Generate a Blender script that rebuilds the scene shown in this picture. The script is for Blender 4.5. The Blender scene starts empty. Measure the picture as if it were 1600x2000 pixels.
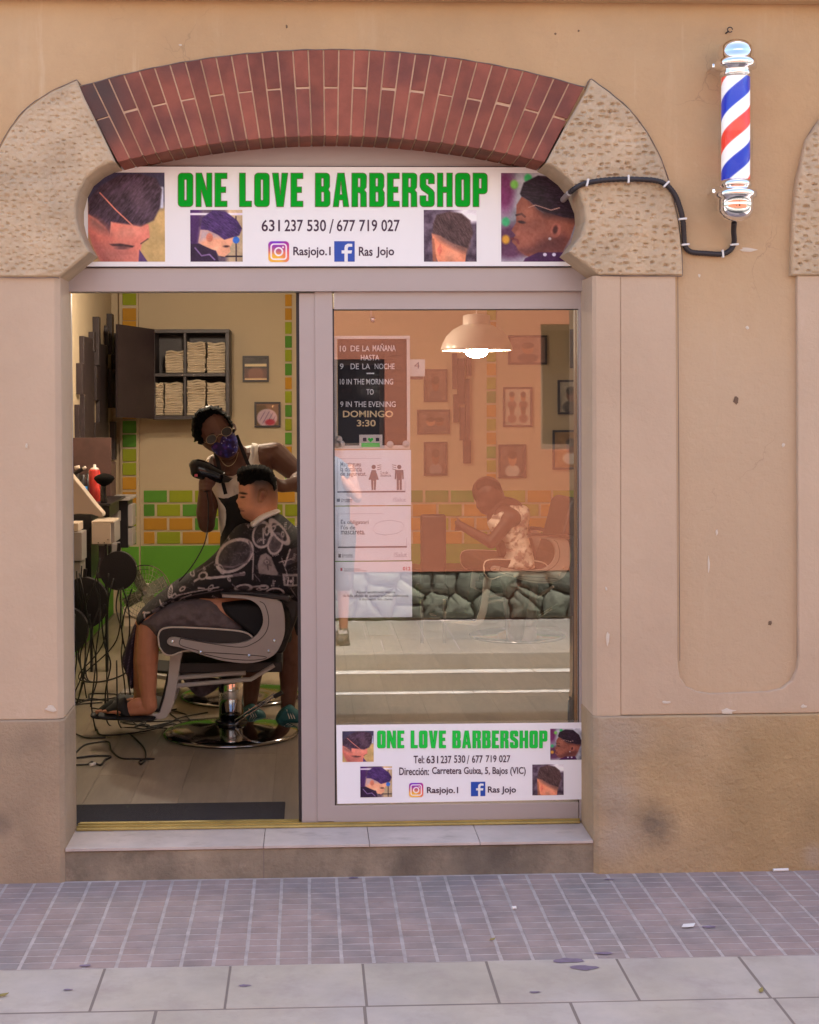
import bpy, math, random
import numpy as np
from mathutils import Vector, Matrix, noise as mnoise
from mathutils.geometry import tessellate_polygon, delaunay_2d_cdt

random.seed(7)
RNG = np.random.default_rng(7)
R = math.radians
C = bpy.context.scene.collection
sc = bpy.context.scene

# ------------------------------------------------------------------ camera
F, CX, CY = 2900.0, 711.0, 846.0            # focal length and principal point, photograph pixels
CAM = Vector((0.0, -5.9, 1.88))
YAW, PITCH, ROLL = R(2.2), R(1.1), 0.0045
ROT = Matrix.Rotation(-YAW, 3, 'Z') @ Matrix.Rotation(R(90) - PITCH, 3, 'X') @ Matrix.Rotation(-ROLL, 3, 'Z')
cam_data = bpy.data.cameras.new('camera')
cam = bpy.data.objects.new('camera', cam_data); C.objects.link(cam)
cam.matrix_world = Matrix.Translation(CAM) @ ROT.to_4x4()
cam_data.sensor_fit = 'VERTICAL'; cam_data.sensor_height = 36; cam_data.lens = F / 2000 * 36
cam_data.shift_x = (800 - CX) / 2000; cam_data.shift_y = (CY - 1000) / 2000
cam_data.clip_start = 0.05; cam_data.clip_end = 600
sc.camera = cam

# ------------------------------------------------------------------ sky, sun, exposure
SUN_EL, SUN_AZ = R(68), R(14)               # the sun stands behind the barber's building
w = bpy.data.worlds.new('World'); sc.world = w; w.use_nodes = True
nt = w.node_tree; bg = nt.nodes['Background']
sky = nt.nodes.new('ShaderNodeTexSky'); sky.sky_type = 'NISHITA'; sky.sun_disc = False
sky.sun_elevation = SUN_EL; sky.sun_rotation = SUN_AZ; sky.dust_density = 2.5; sky.air_density = 1.0; sky.ozone_density = 1.0
nt.links.new(sky.outputs[0], bg.inputs[0]); bg.inputs[1].default_value = 0.15
sl = bpy.data.lights.new('sun', 'SUN'); sl.energy = 4.6; sl.angle = R(0.5); sl.color = (1.0, 0.96, 0.92)
so = bpy.data.objects.new('sun', sl); C.objects.link(so)
sdir = Vector((math.sin(SUN_AZ) * math.cos(SUN_EL), math.cos(SUN_AZ) * math.cos(SUN_EL), math.sin(SUN_EL)))
so.rotation_euler = sdir.to_track_quat('Z', 'Y').to_euler(); so.location = (2, 6, 20)
sc.view_settings.view_transform = 'Standard'; sc.view_settings.look = 'None'
sc.view_settings.gamma = 1; sc.view_settings.use_curve_mapping = False
sc.view_settings.exposure = 1.70
sc.cycles.use_denoising = True
sc.cycles.max_bounces = 10; sc.cycles.diffuse_bounces = 5; sc.cycles.transparent_max_bounces = 24
sc.cycles.sample_clamp_indirect = 6

# ------------------------------------------------------------------ measuring: a pixel of the photograph on a real plane
def ray(px, py):
    return ROT @ Vector(((px - CX) / F, -(py - CY) / F, -1))
def P(px, py, Y):
    d = ray(px, py); return CAM + d * ((Y - CAM.y) / d.y)
def PX(px, py, X):
    d = ray(px, py); return CAM + d * ((X - CAM.x) / d.x)
def PZ(px, py, Z):
    d = ray(px, py); return CAM + d * ((Z - CAM.z) / d.z)
def topx(co):                               # world (n,3) -> photograph pixels
    r = np.array(ROT); q = (np.asarray(co) - np.array(CAM)) @ r
    return CX + F * q[:, 0] / -q[:, 2], CY - F * q[:, 1] / -q[:, 2]
def rect(px0, py0, px1, py1, Y):
    mx, my = (px0 + px1) / 2, (py0 + py1) / 2
    return P(px0, my, Y).x, P(px1, my, Y).x, P(mx, py1, Y).z, P(mx, py0, Y).z

# ------------------------------------------------------------------ helpers
def s2l(c):
    c = np.asarray(c, float) / 255.0
    return np.where(c <= 0.04045, c / 12.92, ((c + 0.055) / 1.055) ** 2.4)

def tag(o, label=None, cat=None, group=None, kind=None):
    if label: o['label'] = label
    if cat: o['category'] = cat
    if group: o['group'] = group
    if kind: o['kind'] = kind
    return o
def link(name, me, m=None, parent=None, smooth=False):
    o = bpy.data.objects.new(name, me); C.objects.link(o)
    if m is not None and not me.materials: me.materials.append(m)
    if smooth: me.shade_smooth()
    if parent is not None: o.parent = parent; o.matrix_parent_inverse = parent.matrix_world.inverted() if False else Matrix.Translation(-parent.location)
    return o
def thing(name, label, cat, loc=(0, 0, 0), group=None):
    o = bpy.data.objects.new(name, None); C.objects.link(o); o.location = loc; o.empty_display_size = 0.05
    return tag(o, label, cat, group)
def struct(o): o['kind'] = 'structure'; return o
def copytree(o, delta, parent=None):
    c = o.copy(); C.objects.link(c)
    if parent is not None: c.parent = parent; c.matrix_parent_inverse = o.matrix_parent_inverse.copy()
    else: c.location = Vector(o.location) + Vector(delta)
    for ch in list(o.children): copytree(ch, delta, c)
    return c

class MB:
    def __init__(s): s.v = []; s.f = []
    def add(s, v, f):
        n = len(s.v); s.v += [tuple(p) for p in v]; s.f += [tuple(i + n for i in q) for q in f]; return s
    def box(s, x0, x1, y0, y1, z0, z1):
        return s.add([(x0,y0,z0),(x1,y0,z0),(x1,y1,z0),(x0,y1,z0),(x0,y0,z1),(x1,y0,z1),(x1,y1,z1),(x0,y1,z1)],
            [(0,3,2,1),(4,5,6,7),(0,1,5,4),(1,2,6,5),(2,3,7,6),(3,0,4,7)])
    def obox(s, c, ux, uy, uz):             # oriented box: centre and three half-axes
        c, ux, uy, uz = map(Vector, (c, ux, uy, uz)); v = []
        for k in (-1, 1):
            for a, b in ((-1,-1),(1,-1),(1,1),(-1,1)): v.append(c + ux*a + uy*b + uz*k)
        return s.add(v, [(0,3,2,1),(4,5,6,7),(0,1,5,4),(1,2,6,5),(2,3,7,6),(3,0,4,7)])
    def pbox(s, px0, py0, px1, py1, Y, d):  # front face seen at that pixel box at depth Y, going d back
        x0, x1, z0, z1 = rect(px0, py0, px1, py1, Y); return s.box(x0, x1, Y, Y + d, z0, z1)
    def prism(s, loops, y0, y1):            # loops of (x,z): outline and holes; extruded along y
        tri = tessellate_polygon([[Vector((a, b, 0)) for a, b in l] for l in loops])
        flat = [p for l in loops for p in l]; n = len(flat)
        v = [(a, y0, b) for a, b in flat] + [(a, y1, b) for a, b in flat]; f = []
        for t in tri:
            a, b, c = [flat[i] for i in t]
            if (b[0]-a[0])*(c[1]-a[1]) - (b[1]-a[1])*(c[0]-a[0]) < 0: t = (t[0], t[2], t[1])
            f.append(tuple(t)); f.append((t[0]+n, t[2]+n, t[1]+n))
        k = 0
        for l in loops:
            m_ = len(l)
            ar = sum(l[i][0]*l[(i+1) % m_][1] - l[(i+1) % m_][0]*l[i][1] for i in range(m_))
            for i in range(m_):
                a, b = k + i, k + (i + 1) % m_
                outer = (ar > 0) == (l is loops[0])
                f.append((a, a+n, b+n, b) if outer else (b, b+n, a+n, a))
            k += m_
        return s.add(v, f)
    def pprism(s, pts, Y, d):
        q = [P(a, b, Y) for a, b in pts]; return s.prism([[(p.x, p.z) for p in q]], Y, Y + d)
    def tube(s, pts, r, n=8, cap=True):
        pts = [Vector(p) for p in pts]; rr = r if isinstance(r, (list, tuple)) else [r] * len(pts)
        v = []; f = []; up = Vector((0.13, 0.21, 0.97)); last = None
        for i, p in enumerate(pts):
            t = (pts[min(i+1, len(pts)-1)] - pts[max(i-1, 0)]).normalized()
            a = (last if last is not None else t.cross(up if abs(t.dot(up)) < .95 else Vector((1, 0, 0))))
            a = (a - t * a.dot(t)).normalized(); last = a; b = t.cross(a)
            for k in range(n):
                an = 2 * math.pi * k / n; v.append(p + (a * math.cos(an) + b * math.sin(an)) * rr[i])
        for i in range(len(pts) - 1):
            for k in range(n):
                k2 = (k + 1) % n; f.append((i*n+k, i*n+k2, (i+1)*n+k2, (i+1)*n+k))
        if cap: f.append(tuple(range(n-1, -1, -1))); f.append(tuple((len(pts)-1)*n + k for k in range(n)))
        return s.add(v, f)
    def lathe(s, prof, c, n=32, axis='Z', close=True):   # prof: (radius, height)
        v = []; f = []
        for r, h in prof:
            for k in range(n):
                an = 2 * math.pi * k / n; x, y = r * math.cos(an), r * math.sin(an)
                v.append((c[0]+x, c[1]+y, c[2]+h) if axis == 'Z' else ((c[0]+x, c[1]-h, c[2]+y) if axis == 'Y' else (c[0]+h, c[1]+x, c[2]+y)))
        for i in range(len(prof) - 1):
            for k in range(n):
                k2 = (k + 1) % n; f.append((i*n+k, i*n+k2, (i+1)*n+k2, (i+1)*n+k))
        if close:
            f.append(tuple(range(n-1, -1, -1))); f.append(tuple((len(prof)-1)*n + k for k in range(n)))
        return s.add(v, f)
    def capsule(s, a, b, ra, rb, n=14, m=5):
        a, b = Vector(a), Vector(b); t = (b - a); L = t.length
        t = t.normalized() if L > 1e-6 else Vector((0, 0, 1)); pts = []; rr = []
        for i in range(m): an = math.pi / 2 * (1 - (i + .12) / m); pts.append(a - t * ra * math.sin(an)); rr.append(max(ra * math.cos(an), .0004))
        pts.append(a); rr.append(ra); pts.append(b); rr.append(rb)
        for i in range(m): an = math.pi / 2 * ((i + .88) / m); pts.append(b + t * rb * math.sin(an)); rr.append(max(rb * math.cos(an), .0004))
        if L < 1e-6: pts = [p + t * 1e-5 * i for i, p in enumerate(pts)]
        return s.tube(pts, rr, n)
    def mesh(s, name='m'):
        me = bpy.data.meshes.new(name); me.from_pydata(s.v, [], s.f); me.update(); return me
    def build(s, name, m, parent=None, bevel=0, smooth=False, seg=2):
        o = link(name, s.mesh(name), m, parent, smooth)
        if bevel:
            b = o.modifiers.new('bevel', 'BEVEL'); b.width = bevel; b.segments = seg; b.limit_method = 'ANGLE'; b.angle_limit = R(35)
        return o

def smooth_path(pts, k=6):                  # Catmull-Rom
    pts = [Vector(p) for p in pts]; out = []
    for i in range(len(pts) - 1):
        p0, p1, p2, p3 = pts[max(i-1, 0)], pts[i], pts[i+1], pts[min(i+2, len(pts)-1)]
        for j in range(k):
            t = j / k
            out.append(0.5 * ((2*p1) + (p2-p0)*t + (2*p0-5*p1+4*p2-p3)*t*t + (3*p1-p0-3*p2+p3)*t**3))
    out.append(pts[-1]); return out
def arc_pts(cx, cy, rx, ry, a0, a1, n):
    return [(cx + rx*math.cos(R(a0+(a1-a0)*i/n)), cy + ry*math.sin(R(a0+(a1-a0)*i/n))) for i in range(n+1)]
def rrect(x0, z0, x1, z1, r, n=4, corners=(1, 1, 1, 1)):       # ccw from bottom-left
    out = []
    for (cx, cz, a, k) in ((x0, z0, 180, 0), (x1, z0, 270, 1), (x1, z1, 0, 2), (x0, z1, 90, 3)):
        if not corners[k]: out.append((cx, cz)); continue
        ox = x0 + r if cx == x0 else x1 - r; oz = z0 + r if cz == z0 else z1 - r
        out += arc_pts(ox, oz, r, r, a, a + 90, n)
    return out

# ------------------------------------------------------------------ numpy painting (flat print and cloth patterns)
def hsh(i, j, s): 
    n = (i * 374761393 + j * 668265263 + s * 982451653) & 0x7fffffff
    n = ((n ^ (n >> 13)) * 1274126177) & 0x7fffffff
    return ((n ^ (n >> 16)) & 0xffff) / 65535.0
def vn(x, y, s=1):
    x = np.asarray(x, float); y = np.asarray(y, float); i = np.floor(x).astype(np.int64); j = np.floor(y).astype(np.int64); u = x - i; v = y - j
    u = u*u*(3-2*u); v = v*v*(3-2*v)
    return (hsh(i,j,s)*(1-u)+hsh(i+1,j,s)*u)*(1-v) + (hsh(i,j+1,s)*(1-u)+hsh(i+1,j+1,s)*u)*v
def fbm(x, y, s=1, o=3): return sum(vn(x*2**k, y*2**k, s+k) / 2**k for k in range(o)) / sum(1/2**k for k in range(o))
def sdpoly(X, Y, poly):
    X = np.asarray(X, float); Y = np.asarray(Y, float); d = np.full(X.shape, 1e18); sgn = np.ones(X.shape); n = len(poly)
    for i in range(n):
        ax, ay = poly[i]; bx, by = poly[i-1]; ex, ey = bx-ax, by-ay; wx, wy = X-ax, Y-ay
        t = np.clip((wx*ex+wy*ey)/max(ex*ex+ey*ey, 1e-12), 0, 1); d = np.minimum(d, (wx-ex*t)**2+(wy-ey*t)**2)
        c1 = Y >= ay; c2 = Y < by; c3 = ex*wy > ey*wx
        sgn = np.where((c1 & c2 & c3) | (~c1 & ~c2 & ~c3), -sgn, sgn)
    return sgn * np.sqrt(d)
def sdline(X, Y, pts):
    d = np.full(np.shape(X), 1e18)
    for (ax, ay), (bx, by) in zip(pts[:-1], pts[1:]):
        ex, ey = bx-ax, by-ay; wx, wy = X-ax, Y-ay; t = np.clip((wx*ex+wy*ey)/max(ex*ex+ey*ey, 1e-12), 0, 1)
        d = np.minimum(d, (wx-ex*t)**2+(wy-ey*t)**2)
    return np.sqrt(d)
def sdell(X, Y, cx, cy, rx, ry, ang=0):
    c, s_ = math.cos(R(ang)), math.sin(R(ang)); u = (X-cx)*c+(Y-cy)*s_; v = -(X-cx)*s_+(Y-cy)*c
    return (np.sqrt((u/rx)**2+(v/ry)**2)-1)*min(rx, ry)
def blend(img, m, col): return img*(1-m[..., None]) + np.asarray(col, float)*m[..., None]
def cov(sd, soft): return np.clip(0.5 - sd/soft, 0, 1)
def set_col(me, rgb255):
    a = me.color_attributes.new('Col', 'FLOAT_COLOR', 'POINT'); c = s2l(np.clip(rgb255, 0, 255)); n = len(me.vertices)
    buf = np.ones((n, 4), np.float32); buf[:, :3] = c.reshape(n, 3); a.data.foreach_set('color', buf.ravel())
def print_panel(name, px0, py0, px1, py1, Y, fn, parent, nx=80, ny=80, mat_=None, thick=.0012):
    """flat printed panel; fn(U, V) -> rgb 0..255"""
    x0, x1, z0, z1 = rect(px0, py0, px1, py1, Y)
    U, V = np.meshgrid(np.linspace(0, 1, nx+1), np.linspace(0, 1, ny+1)); rgb = fn(U, V)
    v = [(x0+(x1-x0)*a, Y, z1-(z1-z0)*b) for a, b in zip(U.ravel(), V.ravel())]
    f = [(j*(nx+1)+i, (j+1)*(nx+1)+i, (j+1)*(nx+1)+i+1, j*(nx+1)+i+1) for j in range(ny) for i in range(nx)]
    me = bpy.data.meshes.new(name); me.from_pydata(v, [], f); me.update(); set_col(me, rgb)
    o = link(name, me, mat_ or M['print'], parent); m_ = o.modifiers.new('thick', 'SOLIDIFY'); m_.thickness = thick; m_.offset = -1
    return o

def inside_mesh(poly, spacing, jitter=0):
    """triangulate polygon (2D) with inner grid points -> pts, tris, distance to the edge"""
    n = len(poly); xs = [p[0] for p in poly]; ys = [p[1] for p in poly]; dense = []
    for i in range(n):
        a, b = Vector(poly[i]), Vector(poly[(i+1) % n]); k = max(1, int((b-a).length/spacing))
        for j in range(k): dense.append(tuple(a.lerp(b, j/k)))
    gx, gy = np.meshgrid(np.arange(min(xs), max(xs), spacing), np.arange(min(ys), max(ys), spacing*.87)); gx = gx.astype(float); gy = gy.astype(float)
    gx[1::2] += spacing/2; gx = gx.ravel(); gy = gy.ravel()
    sd = sdpoly(gx, gy, poly); k = sd < -spacing*.45; gx = gx[k]; gy = gy[k]
    if jitter: gx += RNG.uniform(-jitter, jitter, gx.shape); gy += RNG.uniform(-jitter, jitter, gy.shape)
    pts = [Vector(p) for p in dense] + [Vector(p) for p in zip(gx, gy)]; nd = len(dense)
    r_ = delaunay_2d_cdt(pts, [(i, (i+1) % nd) for i in range(nd)], [], 1, 1e-9)
    q = np.array([tuple(p) for p in r_[0]]); d = np.abs(sdpoly(q[:, 0], q[:, 1], poly))
    bnd = set()
    from collections import Counter
    ec = Counter(tuple(sorted((t[i], t[(i+1) % 3]))) for t in r_[2] for i in range(3))
    be = [e for e, c in ec.items() if c == 1]
    for e in be: bnd.update(e)
    for i in bnd: d[i] = 0
    return q, [tuple(t) for t in r_[2]], d, be

def inflate(name, poly, Yc, W, Rpx, m, parent=None, spacing=3.0, disp=None, color=None, Yfn=None, sm=1, rag=0, rper=2.5):
    """closed rounded body from a side outline measured at depth Yc; W half thickness in metres"""
    if sm:
        pts = smooth_path([(a, b, 0) for a, b in list(poly)+[poly[0]]], 4)[:-1]; poly = [(p.x, p.y) for p in pts]
    if rag:
        dn = []
        for i in range(len(poly)):
            a, b = Vector(poly[i]), Vector(poly[(i+1) % len(poly)]); k = max(1, int((b-a).length/1.0))
            for j in range(k): dn.append(a.lerp(b, j/k))
        poly = [(p.x+rag*(float(vn(p.x/rper, p.y/rper, 61))-.5)*2, p.y+rag*(float(vn(p.x/rper, p.y/rper, 62))-.5)*2) for p in dn]
    q, tris, d, be = inside_mesh(poly, spacing); t = np.clip(d/Rpx, 0, 1); wv = W*np.sqrt(np.clip(1-(1-t)**2, 0, 1))
    n = len(q); v = []; base = [P(a, b, Yc) for a, b in q]
    dd = disp(q[:, 0], q[:, 1]) * t if disp else np.zeros(n); yo = Yfn(q[:, 0], q[:, 1]) if Yfn else np.zeros(n)
    for i, p in enumerate(base): v.append((p.x, p.y - wv[i] - dd[i] + yo[i], p.z))
    idx = list(range(n)); back = {}
    for i, p in enumerate(base):
        if d[i] <= 1e-9: back[i] = i
        else: back[i] = len(v); v.append((p.x, p.y + wv[i] + yo[i], p.z))
    f = []
    for t_ in tris:
        a, b, c = [q[i] for i in t_]
        if (b[0]-a[0])*(c[1]-a[1]) - (b[1]-a[1])*(c[0]-a[0]) > 0: t_ = (t_[0], t_[2], t_[1])
        f.append(t_)
        if not all(back[i] == i for i in t_): f.append((back[t_[0]], back[t_[2]], back[t_[1]]))
    me = bpy.data.meshes.new(name); me.from_pydata(v, [], f); me.update()
    if color is not None:
        qq = np.zeros((len(v), 2)); qq[:n] = q
        for i, k in back.items(): qq[k] = q[i]
        set_col(me, color(qq[:, 0], qq[:, 1]))
    return link(name, me, m, parent, smooth=True)

def remesh(mb, name, m, parent, voxel=.006, sm=4, paint=None):
    """one continuous skin from overlapping closed shapes"""
    tmp = bpy.data.objects.new('tmp', mb.mesh('tmp')); C.objects.link(tmp)
    a = tmp.modifiers.new('r', 'REMESH'); a.mode = 'VOXEL'; a.voxel_size = voxel
    b = tmp.modifiers.new('s', 'SMOOTH'); b.iterations = sm; b.factor = .5
    dg = bpy.context.evaluated_depsgraph_get(); me = bpy.data.meshes.new_from_object(tmp.evaluated_get(dg), depsgraph=dg)
    old = tmp.data; bpy.data.objects.remove(tmp); bpy.data.meshes.remove(old); me.name = name
    if paint:
        co = np.empty(len(me.vertices)*3, np.float32); me.vertices.foreach_get('co', co); set_col(me, paint(co.reshape(-1, 3)))
    return link(name, me, m, parent, smooth=True)

_tc = {}
def text_mesh(s, bold=0.0):
    k = (s, bold)
    if k in _tc: return _tc[k]
    cu = bpy.data.curves.new('t', 'FONT'); cu.body = s; cu.offset = bold; cu.resolution_u = 3; cu.fill_mode = 'FRONT'
    o = bpy.data.objects.new('t', cu); C.objects.link(o); dg = bpy.context.evaluated_depsgraph_get()
    me = bpy.data.meshes.new_from_object(o.evaluated_get(dg), depsgraph=dg)
    v = np.array([tuple(x.co) for x in me.vertices]); f = [tuple(p.vertices) for p in me.polygons]
    bpy.data.objects.remove(o); bpy.data.curves.remove(cu); bpy.data.meshes.remove(me)
    _tc[k] = (v, f); return _tc[k]
def text(s, px0, py0, px1, py1, Y, m, parent, name='lettering', bold=.012, slant=0):
    """print lettering into the pixel box, on the plane y=Y"""
    v, f = text_mesh(s, bold); mn, mx = v.min(0), v.max(0)
    a, b, c, d = P(px0, py0, Y), P(px1, py0, Y), P(px0, py1, Y), P(px1, py1, Y); out = []
    for p in v:
        u = (p[0]-mn[0])/(mx[0]-mn[0]); t = (mx[1]-p[1])/(mx[1]-mn[1]+1e-9); q = a.lerp(b, u).lerp(c.lerp(d, u), t); out.append((q.x, Y, q.z))
    me = bpy.data.meshes.new(name); me.from_pydata(out, [], f); me.update()
    return link(name, me, m, parent)

# ------------------------------------------------------------------ materials
M = {}
def mat(name, col=(.5,.5,.5), rough=.6, metal=0, var=0, vscale=4, bump=0, bscale=60, attr=False, col2=None, spec=.5, emis=None, es=0, rnd=0, bdetail=6, stretch=None, coat=0, bdist=.01, sheen=0):
    m = bpy.data.materials.new(name); m.use_nodes = True; M[name] = m; N = m.node_tree.nodes; L = m.node_tree.links
    b = N['Principled BSDF']; b.inputs['Roughness'].default_value = rough; b.inputs['Metallic'].default_value = metal
    b.inputs['Specular IOR Level'].default_value = spec; b.inputs['Base Color'].default_value = (*col, 1)
    if coat: b.inputs['Coat Weight'].default_value = coat; b.inputs['Coat Roughness'].default_value = .08
    if sheen: b.inputs['Sheen Weight'].default_value = sheen
    tc = N.new('ShaderNodeTexCoord'); src = tc.outputs['Object']
    if stretch:
        mp = N.new('ShaderNodeMapping'); mp.inputs['Scale'].default_value = stretch; L.new(src, mp.inputs[0]); src = mp.outputs[0]
    cur = None
    if attr:
        at = N.new('ShaderNodeAttribute'); at.attribute_name = 'Col'; cur = at.outputs['Color']
    if var or rnd:
        if cur is None:
            rgb = N.new('ShaderNodeRGB'); rgb.outputs[0].default_value = (*col, 1); cur = rgb.outputs[0]
        hsv = N.new('ShaderNodeHueSaturation'); L.new(cur, hsv.inputs['Color']); val = None
        if var:
            n1 = N.new('ShaderNodeTexNoise'); n1.inputs['Scale'].default_value = vscale; n1.inputs['Detail'].default_value = 8; n1.inputs['Roughness'].default_value = .62
            L.new(src, n1.inputs['Vector']); mr = N.new('ShaderNodeMapRange'); mr.inputs[1].default_value = .3; mr.inputs[2].default_value = .7
            mr.inputs[3].default_value = 1-var; mr.inputs[4].default_value = 1+var; L.new(n1.outputs[0], mr.inputs[0]); val = mr.outputs[0]
            if col2 is not None:
                mx = N.new('ShaderNodeMix'); mx.data_type = 'RGBA'; n2 = N.new('ShaderNodeTexNoise'); n2.inputs['Scale'].default_value = vscale*.37; n2.inputs['Detail'].default_value = 5
                L.new(src, n2.inputs['Vector']); r2 = N.new('ShaderNodeMapRange'); r2.inputs[1].default_value = .42; r2.inputs[2].default_value = .66; L.new(n2.outputs[0], r2.inputs[0])
                L.new(r2.outputs[0], mx.inputs[0]); L.new(cur, mx.inputs[6]); mx.inputs[7].default_value = (*col2, 1); L.new(mx.outputs[2], hsv.inputs['Color'])
        if rnd:
            oi = N.new('ShaderNodeObjectInfo'); r3 = N.new('ShaderNodeMapRange'); r3.inputs[3].default_value = 1-rnd; r3.inputs[4].default_value = 1+rnd; L.new(oi.outputs['Random'], r3.inputs[0])
            if val is None: val = r3.outputs[0]
            else:
                mu = N.new('ShaderNodeMath'); mu.operation = 'MULTIPLY'; L.new(val, mu.inputs[0]); L.new(r3.outputs[0], mu.inputs[1]); val = mu.outputs[0]
        L.new(val, hsv.inputs['Value']); cur = hsv.outputs[0]
    if cur is not None: L.new(cur, b.inputs['Base Color'])
    if bump:
        n3 = N.new('ShaderNodeTexNoise'); n3.inputs['Scale'].default_value = bscale; n3.inputs['Detail'].default_value = bdetail; n3.inputs['Roughness'].default_value = .65; L.new(src, n3.inputs['Vector'])
        bp = N.new('ShaderNodeBump'); bp.inputs['Strength'].default_value = bump; bp.inputs['Distance'].default_value = bdist; L.new(n3.outputs[0], bp.inputs['Height']); L.new(bp.outputs[0], b.inputs['Normal'])
    if emis: b.inputs['Emission Color'].default_value = (*emis, 1); b.inputs['Emission Strength'].default_value = es
    return m

def overlay(m, scale, lo, hi, col, stretch=(1,1,1), amount=1.0, spots=()):
    """adds weathering (noise patches and spots: x, z, radius) over a material's base colour"""
    N = m.node_tree.nodes; L = m.node_tree.links; b = N['Principled BSDF']; inp = b.inputs['Base Color']; src = inp.links[0].from_socket if inp.links else None
    tc = N.new('ShaderNodeTexCoord'); mp = N.new('ShaderNodeMapping'); mp.inputs['Scale'].default_value = stretch; L.new(tc.outputs['Object'], mp.inputs[0])
    n = N.new('ShaderNodeTexNoise'); n.inputs['Scale'].default_value = scale; n.inputs['Detail'].default_value = 9; n.inputs['Roughness'].default_value = .7; L.new(mp.outputs[0], n.inputs['Vector'])
    r = N.new('ShaderNodeMapRange'); r.inputs[1].default_value = lo; r.inputs[2].default_value = hi; r.inputs[4].default_value = amount; L.new(n.outputs[0], r.inputs[0]); fac = r.outputs[0]
    if spots:
        tot = None
        for (x, y, z, rad, am) in spots:
            vm = N.new('ShaderNodeVectorMath'); vm.operation = 'DISTANCE'; L.new(tc.outputs['Object'], vm.inputs[0]); vm.inputs[1].default_value = (x, y, z)
            rr = N.new('ShaderNodeMapRange'); rr.interpolation_type = 'SMOOTHSTEP'; rr.inputs[1].default_value = rad; rr.inputs[2].default_value = 0; rr.inputs[4].default_value = am; L.new(vm.outputs['Value'], rr.inputs[0])
            mu = N.new('ShaderNodeMath'); mu.operation = 'MULTIPLY'; L.new(rr.outputs[0], mu.inputs[0]); L.new(n.outputs[0], mu.inputs[1])
            if tot is None: tot = mu.outputs[0]
            else:
                ad = N.new('ShaderNodeMath'); ad.operation = 'ADD'; L.new(tot, ad.inputs[0]); L.new(mu.outputs[0], ad.inputs[1]); tot = ad.outputs[0]
        ad = N.new('ShaderNodeMath'); ad.operation = 'ADD'; ad.use_clamp = True; L.new(tot, ad.inputs[0]); L.new(fac, ad.inputs[1]); fac = ad.outputs[0]
    mx = N.new('ShaderNodeMix'); mx.data_type = 'RGBA'; L.new(fac, mx.inputs[0]); mx.inputs[7].default_value = (*col, 1)
    if src: L.new(src, mx.inputs[6])
    else: mx.inputs[6].default_value = inp.default_value
    L.new(mx.outputs[2], inp); return m

def cracks(m, scale, thr, col, lo=.5, amount=.8):
    N = m.node_tree.nodes; L = m.node_tree.links; b = N['Principled BSDF']; inp = b.inputs['Base Color']; src = inp.links[0].from_socket
    tc = N.new('ShaderNodeTexCoord'); nz_ = N.new('ShaderNodeTexNoise'); nz_.inputs['Scale'].default_value = 3.5; nz_.inputs['Detail'].default_value = 6; L.new(tc.outputs['Object'], nz_.inputs['Vector'])
    vm = N.new('ShaderNodeVectorMath'); vm.operation = 'MULTIPLY_ADD'; L.new(nz_.outputs['Color'], vm.inputs[0]); vm.inputs[1].default_value = (.35,.35,.35); L.new(tc.outputs['Object'], vm.inputs[2])
    v = N.new('ShaderNodeTexVoronoi'); v.feature = 'DISTANCE_TO_EDGE'; v.inputs['Scale'].default_value = scale; L.new(vm.outputs[0], v.inputs['Vector'])
    r = N.new('ShaderNodeMapRange'); r.inputs[1].default_value = thr; r.inputs[2].default_value = 0; L.new(v.outputs[0], r.inputs[0])
    n2 = N.new('ShaderNodeTexNoise'); n2.inputs['Scale'].default_value = 2.3; n2.inputs['Detail'].default_value = 4; L.new(tc.outputs['Object'], n2.inputs['Vector'])
    r2 = N.new('ShaderNodeMapRange'); r2.inputs[1].default_value = lo; r2.inputs[2].default_value = lo+.1; r2.inputs[4].default_value = amount; L.new(n2.outputs[0], r2.inputs[0])
    mu = N.new('ShaderNodeMath'); mu.operation = 'MULTIPLY'; L.new(r.outputs[0], mu.inputs[0]); L.new(r2.outputs[0], mu.inputs[1])
    mx = N.new('ShaderNodeMix'); mx.data_type = 'RGBA'; L.new(mu.outputs[0], mx.inputs[0]); L.new(src, mx.inputs[6]); mx.inputs[7].default_value = (*col, 1); L.new(mx.outputs[2], inp)
mat('stucco', (.50,.32,.165), .9, var=.10, vscale=1.3, bump=.6, bscale=26, col2=(.54,.375,.215), bdist=.008)
overlay(M['stucco'], 1.1, .56, .80, (.62,.46,.30), (2.2,1,.35), .7)
overlay(M['stucco'], 9, .66, .74, (.30,.18,.10), (1,1,1), .35)
overlay(M['stucco'], 2.6, .60, .74, (.68,.53,.37), (3.2,1,.22), .55)
overlay(M['stucco'], 5, .46, .72, (.42,.27,.15), (1,1,.8), .30)
overlay(M['stucco'], 22, .60, .74, (.60,.44,.29), (1,1,1), .30)
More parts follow.
